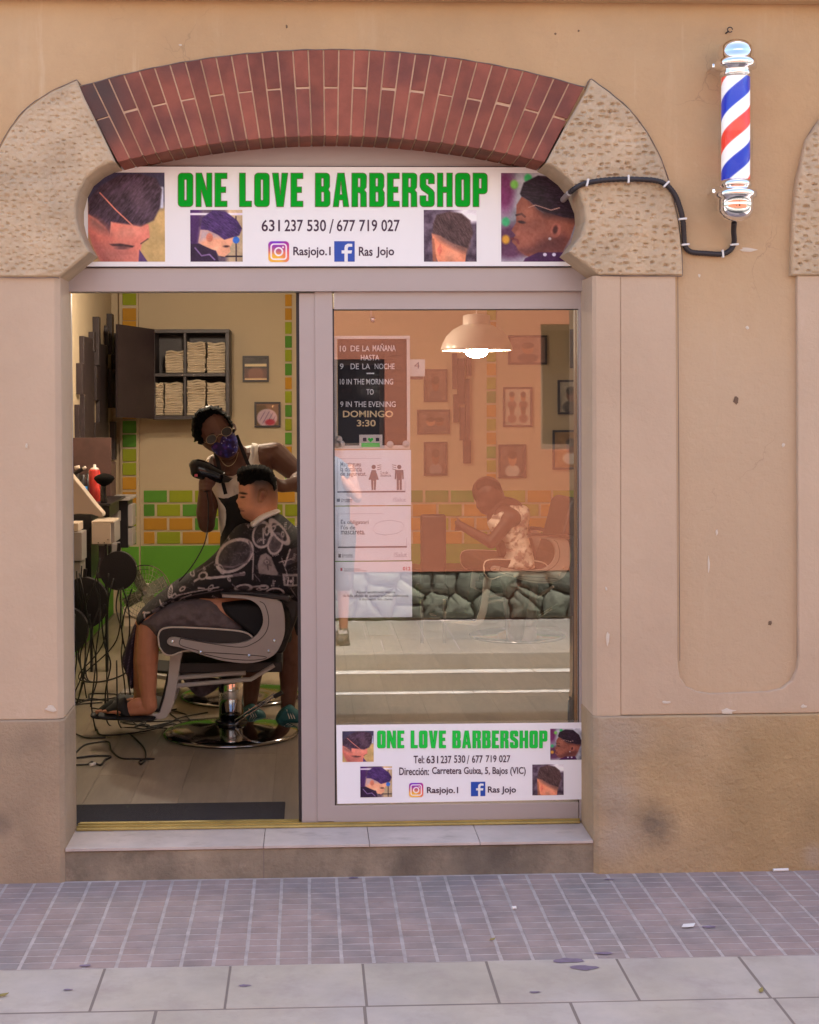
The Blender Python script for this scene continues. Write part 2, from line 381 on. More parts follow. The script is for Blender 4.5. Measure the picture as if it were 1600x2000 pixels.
def lower_paint(m, z0, z1, col, amt):       # the wall was painted paler up to about head height
    N = m.node_tree.nodes; L = m.node_tree.links; inp = N['Principled BSDF'].inputs['Base Color']; src = inp.links[0].from_socket
    tc = N.new('ShaderNodeTexCoord'); sx = N.new('ShaderNodeSeparateXYZ'); L.new(tc.outputs['Object'], sx.inputs[0]); n = N.new('ShaderNodeTexNoise'); n.inputs['Scale'].default_value = 2; n.inputs['Detail'].default_value = 6; L.new(tc.outputs['Object'], n.inputs['Vector'])
    ad = N.new('ShaderNodeMath'); ad.operation = 'MULTIPLY_ADD'; L.new(n.outputs[0], ad.inputs[0]); ad.inputs[1].default_value = -.7; L.new(sx.outputs[2], ad.inputs[2])
    r = N.new('ShaderNodeMapRange'); r.interpolation_type = 'SMOOTHSTEP'; r.inputs[1].default_value = z0; r.inputs[2].default_value = z1; r.inputs[4].default_value = amt; L.new(ad.outputs[0], r.inputs[0])
    mx = N.new('ShaderNodeMix'); mx.data_type = 'RGBA'; L.new(r.outputs[0], mx.inputs[0]); L.new(src, mx.inputs[6]); mx.inputs[7].default_value = (*col, 1); L.new(mx.outputs[2], inp)
lower_paint(M['stucco'], 2.5, 1.5, (.52,.385,.265), .75)
cracks(M['stucco'], 1.5, .0035, (.24,.15,.09), .53, .4)
mat('pilaster_paint', (.54,.40,.285), .85, var=.07, vscale=1.7, bump=.6, bscale=22, col2=(.50,.36,.25), bdist=.007)
overlay(M['pilaster_paint'], 5, .62, .80, (.68,.54,.44), (1,1,.5), .5)
overlay(M['pilaster_paint'], 14, .70, .76, (.25,.17,.12), (1,1,1), .4)
overlay(M['pilaster_paint'], 1.6, .58, .78, (.42,.30,.21), (1,1,.4), .45)
mat('block_stone', (.53,.395,.258), .95, var=.14, vscale=7, bump=.5, bscale=150, col2=(.46,.35,.235), bdist=.004)
overlay(M['block_stone'], 18, .66, .76, (.17,.13,.10), (1,1,1), .55)
mat('plinth_render', (.45,.32,.195), .95, var=.18, vscale=2.2, bump=.9, bscale=38, col2=(.40,.27,.135), bdist=.012)
mat('left_plinth_render', (.37,.27,.18), .95, var=.18, vscale=3.0, bump=.8, bscale=60, col2=(.30,.225,.155), bdist=.008)
mat('step_render', (.29,.23,.165), .95, var=.28, vscale=6, bump=.7, bscale=60, col2=(.17,.14,.11), bdist=.008)
overlay(M['step_render'], 10, .60, .72, (.42,.34,.26), (1,1,1), .6)
overlay(M['step_render'], 4, .50, .66, (.11,.085,.065), (1,1,1), .6)
mat('sill_slab', (.52,.435,.395), .75, var=.14, vscale=5, bump=.15, bscale=80, rnd=.03, bdist=.004)
overlay(M['sill_slab'], 6, .55, .75, (.33,.26,.22), (1,2,1), .75)
mat('brick', (.275,.080,.050), .85, var=.20, vscale=12, bump=.55, bscale=70, col2=(.175,.055,.042), rnd=.16, bdist=.006)
overlay(M['brick'], 3.5, .66, .78, (.42,.27,.22), (1,1,1), .5)
overlay(M['brick'], 3, .44, .62, (.055,.045,.042), (1,1,1), .0, spots=((P(185,185,0).x,0,P(185,185,0).z,.22,1.5),(P(210,260,0).x,0,P(210,260,0).z,.14,1.0),(P(330,125,0).x,0,P(330,125,0).z,.10,.7)))
mat('mortar', (.58,.37,.24), .95, var=.15, vscale=20, bump=.5, bscale=150, bdist=.004)
mat('aluminium', (.42,.365,.355), .42, metal=.25, var=.03, vscale=2, bump=.02, bscale=400)
mat('dark_gasket', (.03,.022,.024), .6)
mat('brass', (.42,.32,.11), .5, metal=.5, var=.2, vscale=8)
mat('print', (.5,.5,.5), .45, attr=True, spec=.3)
mat('sign_white', (.88,.87,.88), .35, var=.02, vscale=1.5)
mat('sticker_white', (.88,.87,.92), .35, var=.02, vscale=2)
mat('paper', (.90,.93,.98), .7, var=.03, vscale=6, bump=.1, bscale=12, bdist=.003)
mat('green_letters', (.0,.40,.02), .7, spec=.15)
mat('pale_green_letters', (.02,.62,.07), .7, spec=.15)
mat('letter_outline', (.13,.11,.05), .6)
mat('purple_ink', (.05,.018,.05), .5)
mat('blue_ink', (.012,.07,.42), .45)
mat('white_ink', (.85,.85,.88), .5)
mat('grey_ink', (.13,.12,.16), .6)
mat('pale_ink', (.55,.53,.62), .6)
mat('red_ink', (.60,.10,.16), .6)
mat('cream_letters', (.82,.62,.34), .5)
mat('felt_black', (.018,.015,.020), .95, bump=.3, bscale=300)
mat('white_plastic', (.75,.68,.62), .35)
mat('cream_plastic', (.62,.50,.40), .4)
mat('black_plastic', (.012,.010,.013), .35)
mat('gloss_black', (.008,.007,.010), .12)
mat('cable_black', (.010,.008,.010), .5)
mat('conduit_black', (.022,.016,.020), .45, bump=.4, bscale=300, stretch=(1,1,1), bdist=.002)
mat('chrome', (.86,.84,.85), .06, metal=1)
mat('dark_chrome', (.30,.29,.31), .10, metal=1)
mat('silver_paint', (.36,.32,.31), .45, metal=.25, var=.04, vscale=5)
mat('leather_black', (.014,.010,.013), .45, bump=.2, bscale=120)
mat('piping', (.60,.52,.46), .5)
mat('room_cream', (.52,.41,.28), .85, var=.04, vscale=1.2, bump=.1, bscale=60)
mat('room_green', (.10,.30,.02), .7, var=.05, vscale=1.5)
mat('tile_lime', (.27,.31,.012), .85, rnd=.10)
mat('tile_green', (.09,.26,.025), .85, rnd=.12)
mat('tile_orange', (.50,.24,.02), .85, rnd=.08)
mat('ceiling_white', (.7,.66,.6), .9)
mat('dark_wood', (.035,.022,.026), .5, var=.15, vscale=6, bump=.1, bscale=80)
mat('brown_wood', (.075,.035,.030), .55, var=.2, vscale=10)
mat('orange_wood', (.30,.12,.025), .45, var=.2, vscale=10)
mat('floor_wood', (.255,.20,.15), .38, var=.13, vscale=5, bump=.08, bscale=40, rnd=.10, stretch=(6,.8,1))
mat('doormat', (.035,.030,.036), 1, var=.35, vscale=180, bump=.8, bscale=300)
mat('towel', (.58,.47,.35), 1, bump=.4, bscale=200)
mat('skin_attr', (.4,.2,.1), .5, attr=True, spec=.35, bump=.06, bscale=120)
mat('cloth_attr', (.4,.2,.1), .85, attr=True, bump=.25, bscale=160, bdist=.003)
mat('hair_black', (.007,.006,.006), .9, spec=.12, bump=1, bscale=260, bdist=.012)
mat('cotton_white', (.84,.77,.70), .9, bump=.3, bscale=60, bdist=.01)
mat('apron_black', (.008,.007,.010), .8, bump=.3, bscale=25, bdist=.01)
mat('shorts_grey', (.14,.105,.11), .9, bump=.5, bscale=18, var=.2, vscale=30, bdist=.012)
mat('footrest_metal', (.50,.46,.45), .35, metal=.2)
mat('rubber_black', (.012,.011,.012), .7)
mat('teal_suede', (.012,.10,.11), .7, var=.2, vscale=30)
mat('sole_white', (.6,.55,.5), .6)
mat('gold', (.55,.42,.26), .3, metal=1)
mat('red_can', (.45,.03,.025), .25)
mat('blue_can', (.01,.18,.5), .3)
mat('paver_brick', (.335,.247,.228), .85, var=.16, vscale=7, bump=.35, bscale=110, rnd=.07, col2=(.26,.22,.215), bdist=.005)
mat('paver_joint', (.42,.36,.345), .95, var=.25, vscale=14, bump=.4, bscale=120, bdist=.005)
mat('slab_stone', (.42,.36,.30), .85, var=.13, vscale=4, bump=.18, bscale=140, rnd=.03, col2=(.44,.385,.36), bdist=.004)
overlay(M['slab_stone'], 5, .50, .75, (.31,.245,.22), (1,1,1), .6)
overlay(M['slab_stone'], 24, .62, .74, (.28,.22,.20), (1,1,1), .4)
mat('far_slab', (.23,.21,.175), .85, var=.12, vscale=5, bump=.2, bscale=120, rnd=.06)
overlay(M['paver_brick'], 2.2, .52, .72, (.27,.205,.22), (1,1,1), .6)
overlay(M['paver_brick'], 30, .66, .74, (.12,.09,.10), (1,1,1), .5)
overlay(M['slab_stone'], 40, .69, .74, (.18,.14,.14), (1,1,1), .5)
mat('stain', (.19,.14,.20), .8, var=.2, vscale=20)
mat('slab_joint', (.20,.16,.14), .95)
mat('asphalt', (.058,.058,.050), .9, var=.16, vscale=3, bump=.5, bscale=220, bdist=.005)
mat('road_paint', (.44,.42,.38), .8, var=.3, vscale=9)
mat('earth', (.17,.14,.10), .95, var=.2, vscale=.5)
mat('far_bounce_plaster', (.62,.60,.53), .9, var=.06, vscale=1)
mat('far_brick', (.43,.142,.074), .9, var=.10, vscale=3, bump=.3, bscale=40, stretch=(1,1,9))
mat('far_stone', (.145,.145,.105), .95, var=.35, vscale=7, bump=.6, bscale=20, rnd=.28, col2=(.135,.145,.095), bdist=.02)
mat('far_mortar', (.12,.10,.075), .95)
mat('window_dark', (.015,.017,.02), .08)
mat('window_frame', (.16,.12,.09), .6)
mat('leaf', (.25,.20,.06), .7)
mat('butt_white', (.75,.72,.7), .7)
def glass(name, fac, tint=(.96,.96,.95)):
    m = bpy.data.materials.new(name); m.use_nodes = True; M[name] = m; N = m.node_tree.nodes; L = m.node_tree.links; N.remove(N['Principled BSDF'])
    t = N.new('ShaderNodeBsdfTransparent'); t.inputs[0].default_value = (*tint, 1); g = N.new('ShaderNodeBsdfGlossy'); g.inputs['Roughness'].default_value = 0.0; g.inputs[0].default_value = (1,1,1,1)
    x = N.new('ShaderNodeMixShader')
    lw = N.new('ShaderNodeLayerWeight'); pw = N.new('ShaderNodeMath'); pw.operation = 'POWER'; pw.inputs[1].default_value = 4.5; L.new(lw.outputs['Facing'], pw.inputs[0])
    mr = N.new('ShaderNodeMapRange'); mr.inputs[1].default_value = 0; mr.inputs[2].default_value = 1; mr.inputs[3].default_value = fac; mr.inputs[4].default_value = .9; L.new(pw.outputs[0], mr.inputs[0])
    L.new(mr.outputs[0], x.inputs[0]); L.new(t.outputs[0], x.inputs[1]); L.new(g.outputs[0], x.inputs[2]); L.new(x.outputs[0], N['Material Output'].inputs[0]); return m
glass('door_glass', .13, (.92,.915,.91))
glass('clear_tube', .03)
glass('picture_glass', .04)
# ================================================================== GROUND AND STREET
me = MB().add([(-90,-90,-.45),(90,-90,-.45),(90,90,-.45),(-90,90,-.45)], [(0,1,2,3)]).mesh('ground')
struct(link('ground', me, M['earth']))
ROAD0, ROAD1 = -1.86, -5.46
def roadz(y): return -.12 + (y-ROAD0)/(ROAD1-ROAD0)*(-.13)
me = MB().add([(-30,ROAD0,-.12),(-30,ROAD1,-.25),(30,ROAD1,-.25),(30,ROAD0,-.12)], [(0,1,2,3)]).mesh('road')
struct(link('road', me, M['asphalt']))
def road_line(y0, y1):
    b = MB(); x = -20
    while x < 20:                               # slightly uneven thermoplastic strokes
        L = random.uniform(1.1, 2.0); e0, e1 = random.uniform(-.008,.008), random.uniform(-.008,.008)
        b.add([(x,y0+e0,roadz(y0)+.005),(x,y1+e1,roadz(y1)+.005),(x+L-.012,y1+e1,roadz(y1)+.005),(x+L-.012,y0+e0,roadz(y0)+.005)], [(0,1,2,3)]); x += L
    return b
struct(road_line(-5.22,-5.40).build('road_marking', M['road_paint']))
struct(road_line(-4.20,-4.31).build('road_marking', M['road_paint']))

pavement = struct(MB().box(-30,30,-1.70,.02,-.30,-.0003).build('pavement', M['paver_joint']))
# small pavers: 0.108 x 0.06, rows from the wall outwards
PW, PD = .108, .0605
stuff = MB(); n_p = 0
cells = []
for r_ in range(15):
    y1 = -.035 - r_*PD
    for k in range(-46, 46):
        cells.append((r_, k, y1))
def paver_mesh(b, k, y1):
    g = .0050; a = random.uniform(.0006,.0012); x0 = k*PW + g + random.uniform(-.001,.001); x1 = (k+1)*PW - g + random.uniform(-.001,.001); ya = y1 - PD + random.uniform(.0030,.0048); yb = y1 - random.uniform(.0030,.0048); e = .0015
    t = [random.uniform(-.0003,.0003) for _ in range(4)]
    v = [(x0,ya,-.006),(x1,ya,-.006),(x1,yb,-.006),(x0,yb,-.006),(x0+e,ya+e*.5,a+t[0]),(x1-e,ya+e*.5,a+t[1]),(x1-e,yb-e*.5,a+t[2]),(x0+e,yb-e*.5,a+t[3])]
    b.add(v, [(4,5,6,7),(0,1,5,4),(1,2,6,5),(2,3,7,6),(3,0,4,7)])
vis = []
for c_ in cells:
    x = (c_[1]+.5)*PW; px = 600 + x*F/(5.9 + c_[2]); inview = -40 < px < 1640
    if inview and c_[0] >= 5: vis.append(c_)
vis = sorted(vis, key=lambda c: -c[0])[:300]; vs = set(vis)
for c_ in cells:
    if c_ in vs:
        b = MB(); paver_mesh(b, c_[1], c_[2]); b.build('paver', M['paver_brick'], pavement)
    else: paver_mesh(stuff, c_[1], c_[2])
o = stuff.build('paver_field', M['paver_brick'], pavement); o['kind'] = 'stuff'
# stone slabs in two rows, then the kerb
def slab(x0, x1, y0, y1, m=M['slab_stone'], name='stone_slab', z=.0015, par=pavement):
    g = .0024; return MB().box(x0+g, x1-g, y0+g, y1-g, -.03, z+random.uniform(-.001,.001)).build(name, m, par, bevel=.003, seg=1)
YP = -.035 - 15*PD
MB().box(-29,29,-1.69,YP-.002,-.02,.0004).build('slab_bed', M['slab_joint'], pavement)
for i in range(-5, 6): slab(-.265+.43*i+.012*(i%2), -.265+.43*(i+1)+.012*((i+1)%2), -1.30, YP)
for i in range(-4, 4): slab(-.477+.647*i, -.477+.647*(i+1), -1.68, -1.30)
kerb = struct(MB().box(-30,30,-1.85,-1.70,-.30,-.001).build('kerb', M['slab_stone'], bevel=.012))
# a few stains on the near slabs
def blob(px, py, rx, ry, m, name, z=.0042, parent=pavement, seed=0):
    c = PZ(px, py, 0); pts = []
    for i in range(14):
        a = 2*math.pi*i/14; k = .75 + .5*hsh(i, seed, 3); pts.append((c.x+rx*k*math.cos(a), c.y+ry*k*math.sin(a)))
    return MB().add([(x,y,z) for x,y in pts]+[(c.x,c.y,z+.0004)], [(i,(i+1)%14,14) for i in range(14)]).build(name, m, parent)
for i, (a, b_, rx, ry) in enumerate(((1112,1878,.05,.022),(1140,1892,.045,.022),(1180,1864,.032,.010),(478,1927,.021,.010),(166,1888,.018,.010),(1045,1940,.02,.006),(132,1935,.015,.006),(690,1716,.02,.01),(1190,1719,.02,.006),(1385,1812,.028,.012))):
    blob(a, b_, rx, ry, M['stain'], 'stain', seed=i)

# far side of the street (seen in the door glass)
farp = struct(MB().box(-30,30,-7.6,-5.62,-.40,-.124).build('far_pavement', M['paver_joint']))
fk = struct(MB().box(-30,30,-5.615,-5.46,-.40,-.118).build('far_kerb', M['far_slab'], bevel=.012))
for i in range(-6, 10):
    b = MB().box(i*.62+.004, (i+1)*.62-.004, -6.18, -5.625, -.2, -.120); b.build('stone_slab', M['far_slab'], farp, bevel=.004, seg=1)
for j in range(5):
    for i in range(-12, 22):
        MB().box(i*.25+.004+(j%2)*.0, (i+1)*.25-.004, -6.19-.215*(j+1)+.004, -6.19-.215*j-.004, -.2, -.121+random.uniform(-.002,.002)).build('paving_tile', M['far_slab'], farp)

# ================================================================== OPPOSITE BUILDING
ob = thing('brick_building', 'reddish brown building on a rough stone plinth, mirrored in the glass of the sliding door', 'building', (0,-7.4,-.12))
FZ = -7.3
x0,x1,z0,z1 = .20,.72,1.47,2.30
wall2 = (2.17,3.3,1.45,2.62)
outer = [(-12,.33),(12,.33),(12,2.95),(-12,2.95)]
MB().box(-12,12,FZ-.28,FZ+.02,2.951,6.2).build('upper_bounce_wall', M['far_bounce_plaster'], ob)  # unseen upper storey, made pale to bounce neutral light across the street
MB().prism([outer, [(x0,z0),(x1,z0),(x1,z1),(x0,z1)], [(wall2[0],wall2[2]),(wall2[1],wall2[2]),(wall2[1],wall2[3]),(wall2[0],wall2[3])]], FZ-.3, FZ).build('wall', M['far_brick'], ob)
MB().box(-12,12,-13,-7.62,5.9,6.1).build('roof', M['mortar'], ob)
for (a,b_,c_,d_) in ((x0,x1,z0,z1), wall2):
    w_ = MB().box(a+.001,a+.04,FZ-.2,FZ-.15,c_+.001,d_-.001).box(b_-.04,b_-.001,FZ-.2,FZ-.15,c_+.001,d_-.001).box(a+.041,b_-.041,FZ-.2,FZ-.15,c_+.001,c_+.05).box(a+.041,b_-.041,FZ-.2,FZ-.15,d_-.05,d_-.001).build('window', M['window_frame'], ob)
    MB().box(a+.04,b_-.04,FZ-.19,FZ-.18,c_+.05,d_-.05).build('pane', M['window_dark'], w_)
pl = MB().box(-12,12,-7.58,-7.36,-.40,.30).build('plinth', M['far_mortar'], ob)
# rubble stones of the plinth: clipped cells
def voronoi(pts, bx):
    out = []
    for i, (x, y) in enumerate(pts):
        poly = [(bx[0],bx[2]),(bx[1],bx[2]),(bx[1],bx[3]),(bx[0],bx[3])]
        for j, (u, v) in enumerate(pts):
            if i == j or abs(u-x) > 1.6: continue
            mx, my, nx, ny = (x+u)/2, (y+v)/2, u-x, v-y; new = []
            for k in range(len(poly)):
                a, b_ = poly[k-1], poly[k]; da = (a[0]-mx)*nx+(a[1]-my)*ny; db = (b_[0]-mx)*nx+(b_[1]-my)*ny
                if da <= 0: new.append(a)
                if (da < 0) != (db < 0): t = da/(da-db); new.append((a[0]+(b_[0]-a[0])*t, a[1]+(b_[1]-a[1])*t))
            poly = new
            if len(poly) < 3: break
        if len(poly) >= 3: out.append(poly)
    return out
pts = []
for i in range(-11, 20):
    for j in range(2):
        pts.append((i*.29 + (.14 if j else 0) + random.uniform(-.09,.09), -.12+.11+.23*j+random.uniform(-.05,.05)))
        if random.random() < .25: pts.append((i*.29+.07+random.uniform(-.05,.05), .1+random.uniform(-.15,.2)))
for poly in voronoi(pts, (-3.4,6,-.118,.335)):
    cx = sum(p[0] for p in poly)/len(poly); cz = sum(p[1] for p in poly)/len(poly); b = MB(); n = len(poly)
    DN = []
    for k in range(n):
        a, b2 = poly[k], poly[(k+1)%n]
        for e in range(4): t_ = e/4; jx = 0 if e == 0 else .012; DN.append((a[0]+(b2[0]-a[0])*t_+random.uniform(-jx,jx), a[1]+(b2[1]-a[1])*t_+random.uniform(-jx,jx)))
    poly = DN; n = len(poly)
    ring = lambda s, y: [(cx+(x-cx)*s+random.uniform(-.006,.006), y+random.uniform(-.006,.006), cz+(z-cz)*s+random.uniform(-.006,.006)) for x, z in poly]
    yo = random.uniform(-.02,.02); v = ring(.97,-7.37)+ring(.93,-7.33+yo)+ring(.80,-7.305+yo)+ring(.45,-7.285+yo)+[(cx,-7.28+yo,cz)]
    f = [(i,(i+1)%n,(i+1)%n+n,i+n) for i in range(n)]+[(i+n,(i+1)%n+n,(i+1)%n+2*n,i+2*n) for i in range(n)]+[(i+2*n,(i+1)%n+2*n,(i+1)%n+3*n,i+3*n) for i in range(n)]+[(i+3*n,(i+1)%n+3*n,4*n) for i in range(n)]
    b.add(v, [tuple(reversed(q)) for q in f]).build('stone', M['far_stone'], pl, smooth=True)

# ================================================================== THE BARBER'S BUILDING
bld = thing('shop_building', 'tan rendered building front with a brick arch over the shop opening', 'building', (0,.1,0))
WB = .20                                     # back of the facade wall
def xz(pts, Y=0): return [(P(a,b,Y).x, P(a,b,Y).z) for a, b in pts]
notch = xz([(90,560),(100,520),(110,400),(185,250),(420,190),(640,180),(860,190),(1100,245),(1190,400),(1215,520),(1215,560)])
xl, xr = notch[0][0], notch[-1][0]
wl = [(-3.6,-.28),(xl,-.28)] + notch + [(xr,-.28),(4.6,-.28),(4.6,8.3),(-3.6,8.3)]
MB().prism([wl], 0, WB).build('wall', M['stucco'], bld)
MB().box(-3.6,-3.4,WB+.002,8,-.28,8.3).build('side_wall', M['stucco'], bld)
MB().box(4.4,4.6,WB+.002,8,-.28,8.3).build('side_wall', M['stucco'], bld)
MB().box(-3.6,4.6,7.6,7.8,-.28,8.3).build('rear_wall', M['stucco'], bld)
MB().box(-3.6,4.6,-.02,8.05,8.31,8.5).build('roof', M['mortar'], bld)

# ---- pilasters (smooth paint) : front y -.022
YB = -.026
ZC = P(640,541,YB).z                         # underside of the stone blocks
XL = P(120,1000,YB).x; XR = P(1159,1000,YB).x
ZPL = P(60,1396,YB).z; ZPR = P(1400,1386,YB).z
def jamb(x0, x1, z0, z1, ya, yb, cham, side):  # box with a chamfered inner corner
    b = MB(); c = cham
    if side == 'L': pr = [(x0,ya),(x1-c,ya),(x1,ya+c),(x1,yb),(x0,yb)]
    else: pr = [(x0,ya+c),(x0+c,ya),(x1,ya),(x1,yb),(x0,yb)]
    n = 5; v = [(a,y,z0) for a,y in pr]+[(a,y,z1) for a,y in pr]
    return b.add(v, [tuple(range(n-1,-1,-1)), tuple(range(n,2*n))]+[(i,(i+1)%n,(i+1)%n+n,i+n) for i in range(n)])
jamb(P(-55,1000,YB).x, XL, ZPL-.02, ZC+.004, YB+.006, .26, .022, 'L').build('pilaster', M['pilaster_paint'], bld, bevel=.003)
# right pilaster together with the raised band round the recessed panel
pz = xz([(1320,537),(1324,1290),(1328,1322),(1342,1342),(1364,1352),(1390,1356),(1500,1352),(1528,1346),(1548,1330),(1558,1308),(1561,1285),(1558,537)], YB)
XP2 = P(2050,1000,YB).x
loop = [(XR+.11, ZC+.004),(XR+.11, ZPR-.02),(XP2, ZPR-.02),(XP2, ZC+.004)] + [(x,z) for x, z in reversed(pz)]
loop[4] = (loop[4][0], ZC+.004); loop[-1] = (loop[-1][0], ZC+.004)
MB().prism([list(reversed(loop))], YB+.004, .03).build('pilaster', M['pilaster_paint'], bld, bevel=.006, seg=3)
jamb(XR, XR+.109, ZPR-.02, ZC+.004, YB+.004, .26, .014, 'R').build('pilaster', M['pilaster_paint'], bld)
# ---- plinths
b = jamb(-3.6, P(125,1500,-.05).x, -.28, ZPL-.021, YB-.014, .262, .02, 'L'); b.build('plinth', M['left_plinth_render'], bld, bevel=.006, seg=3)
b = jamb(P(1161,1500,-.05).x, 4.6, -.28, ZPR-.021, YB-.016, .262, .02, 'R'); plr = b.build('plinth', M['plinth_render'], bld, bevel=.006, seg=3)
q1, q2, q3 = P(1275,1612,-.04), P(1205,1640,-.04), P(1590,1670,-.04)
overlay(M['plinth_render'], 15, .99, 1.0, (.10,.085,.075), spots=((q1.x,-.04,q1.z,.15,1.25),(P(1190,1570,0).x,-.04,P(1190,1570,0).z,.10,.6)))
overlay(M['plinth_render'], 5, .99, 1.0, (.42,.34,.27), spots=((P(1195,1430,0).x,-.04,P(1195,1430,0).z,.22,1.2),(q2.x,-.04,q2.z,.16,1.3),(P(1200,1540,0).x,-.04,P(1200,1540,0).z,.16,1.2),(q3.x,-.04,q3.z,.07,1.2),(P(1400,1392,0).x,-.04,P(1400,1392,0).z,.06,.6)))
q4 = P(-2,1612,-.04); overlay(M['left_plinth_render'], 15, .99, 1.0, (.09,.075,.065), spots=((q4.x,-.04,q4.z,.075,1.0),(P(60,1440,0).x,-.04,P(60,1440,0).z,.10,.5)))

# ---- bush-hammered springer blocks with chiselled pits
KL = [(226,317),(210,320),(190,330),(168,348),(155,372),(148,400),(148,425),(154,450),(166,476),(176,492),(116,541)]
KR = [(1066,319),(1082,326),(1108,346),(1129,373),(1141,404),(1143,432),(1134,462),(1111,492),(1171,537)]
BLK = {
 'L': [(150,157),(165,192),(190,242)] + KL + [(-30,541),(-26,430),(-14,352),(0,290),(22,250),(52,213),(100,180)],
 'R': [(1155,155),(1145,178),(1104,248)] + KR + [(1333,538),(1332,500),(1325,430),(1311,370),(1291,310),(1263,258),(1230,215),(1192,182)],
 'E': [(1545,538),(1547,430),(1556,350),(1574,275),(1602,232),(1650,186),(1700,155),(1745,250),(1690,400),(1730,490),(1690,538)],
}
def pit_field(x, z, seed, big):
    h = np.zeros_like(x); cell = .036 if big else .028
    gi, gj = np.floor(x/cell).astype(int), np.floor(z/(cell*.8)).astype(int)
    for di in (-1,0,1):
        for dj in (-1,0,1):
            i, j = gi+di, gj+dj; cx = (i+.15+.7*hsh(i,j,seed))*cell; cz = (j+.15+.7*hsh(i,j,seed+9))*cell*.8
            rx = cell*(.26+.22*hsh(i,j,seed+3)); rz = rx*(.62 if big else .75)*(.7+.6*hsh(i,j,seed+7)); t = ((x-cx)/rx)**2 + ((z-cz)/rz)**2
            prof = np.where(t < 1, (1-t)*np.where((z-cz) > 0, 1.0, .55), 0)        # steep upper lip
            h = np.maximum(h, prof*(.35+.65*hsh(i,j,seed+5)))
    return h
def stone_block(key, seed, big):
    q, tris, d, be = inside_mesh([(a,b_) for a,b_ in BLK[key]], 2.6, .5)
    n = len(q); W_ = np.array([tuple(P(a,b_,YB)) for a,b_ in q]); x, z = W_[:,0], W_[:,2]
    amt = np.clip(d/7,0,1)
    rel = (-pit_field(x,z,seed,big)*(.016 if big else .0095) + (fbm(x*14,z*14,seed,3)-.5)*.014 + (fbm(x*70,z*70,seed+1,3)-.5)*.006)*amt - .010*(1-np.clip(d/4,0,1))**2
    v = [(x[i], YB-.008-rel[i], z[i]) for i in range(n)]
    f = []
    for t in tris:
        a, b_, c_ = [q[i] for i in t]; f.append(t if (b_[0]-a[0])*(c_[1]-a[1])-(b_[1]-a[1])*(c_[0]-a[0]) < 0 else (t[0],t[2],t[1]))
    k = {}
    for e in be:
        for i in e:
            if i not in k: k[i] = len(v); v.append((x[i], .262, z[i]))
    for a, b_ in be: f.append((a, b_, k[b_], k[a]))
    me = bpy.data.meshes.new('stone_block'); me.from_pydata(v, [], f); me.validate(); me.update()
    import bmesh
    bm = bmesh.new(); bm.from_mesh(me); bmesh.ops.recalc_face_normals(bm, faces=bm.faces[:]); bm.to_mesh(me); bm.free()
    return link('stone_block', me, M['block_stone'], bld)
stone_block('L', 11, False); stone_block('R', 23, True); stone_block('E', 31, True)

# ---- brick arch
def circ(x, chord, xm, ym, sag):
    h = chord/2; Rr = (h*h+sag*sag)/(2*sag); return ym + Rr - math.sqrt(Rr*Rr-(x-xm)**2)
def top(x): return circ(x, 990, 647, 97, 74)
def bot(x): return circ(x, 836, 646, 266, 51)
arch = MB().pprism([(156+980*i/16, top(156+980*i/16)+2.5) for i in range(17)]+[(1060-826*i/16, bot(1060-826*i/16)-2.5) for i in range(17)], -.0095, .236)
arch = arch.build('arch', M['mortar'], bld)
NB = 33
for i in range(NB):
    tt = [152+(1142-152)*(i+e)/NB for e in (0,1)]; bb = [229+(1065-229)*(i+e)/NB for e in (0,1)]
    g = 1.5
    T0, T1 = (tt[0]+g, top(tt[0])), (tt[1]-g, top(tt[1])); B0, B1 = (bb[0]+g, bot(bb[0])), (bb[1]-g, bot(bb[1]))
    lerp = lambda a, b_, t: (a[0]+(b_[0]-a[0])*t, a[1]+(b_[1]-a[1])*t)
    segs = [(0,1)] if i % 2 else [(0,.425+random.uniform(-.01,.01)),(.425+.022,1)]
    for s0, s1 in segs:
        a, b_, c_, d_ = lerp(T0,B0,s0), lerp(T1,B1,s0), lerp(T1,B1,s1), lerp(T0,B0,s1); mb = MB(); yo = random.uniform(-.002,.002)
        mb.pprism([a,b_,c_,d_], -.014+yo, .235); mb.build('brick', M['brick'], arch, bevel=.003, seg=2)

zc_ = P(800,-3,-.06).z; MB().box(-3.6,4.6,-.07,-.001,zc_,zc_+.14).build('string_course', M['stucco'], bld, bevel=.01)
# thin dark lines along the masonry joints and panel edges
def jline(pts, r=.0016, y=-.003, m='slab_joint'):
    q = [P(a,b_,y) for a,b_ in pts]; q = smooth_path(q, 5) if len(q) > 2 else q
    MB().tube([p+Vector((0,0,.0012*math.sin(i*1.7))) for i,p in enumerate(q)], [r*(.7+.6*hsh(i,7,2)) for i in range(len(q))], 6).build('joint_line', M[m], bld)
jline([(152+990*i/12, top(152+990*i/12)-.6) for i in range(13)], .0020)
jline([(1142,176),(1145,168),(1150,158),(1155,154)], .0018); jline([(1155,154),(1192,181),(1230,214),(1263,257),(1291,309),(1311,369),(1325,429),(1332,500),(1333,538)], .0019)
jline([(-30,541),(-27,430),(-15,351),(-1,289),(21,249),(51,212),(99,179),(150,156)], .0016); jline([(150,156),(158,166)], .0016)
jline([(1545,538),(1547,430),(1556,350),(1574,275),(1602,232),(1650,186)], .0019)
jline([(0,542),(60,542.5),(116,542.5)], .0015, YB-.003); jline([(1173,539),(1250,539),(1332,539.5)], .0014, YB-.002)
jline([(1324,540),(1326,900),(1328,1290)], .0014, .0005); jline([(1554,540),(1557,900),(1557,1285)], .0014, .0005)
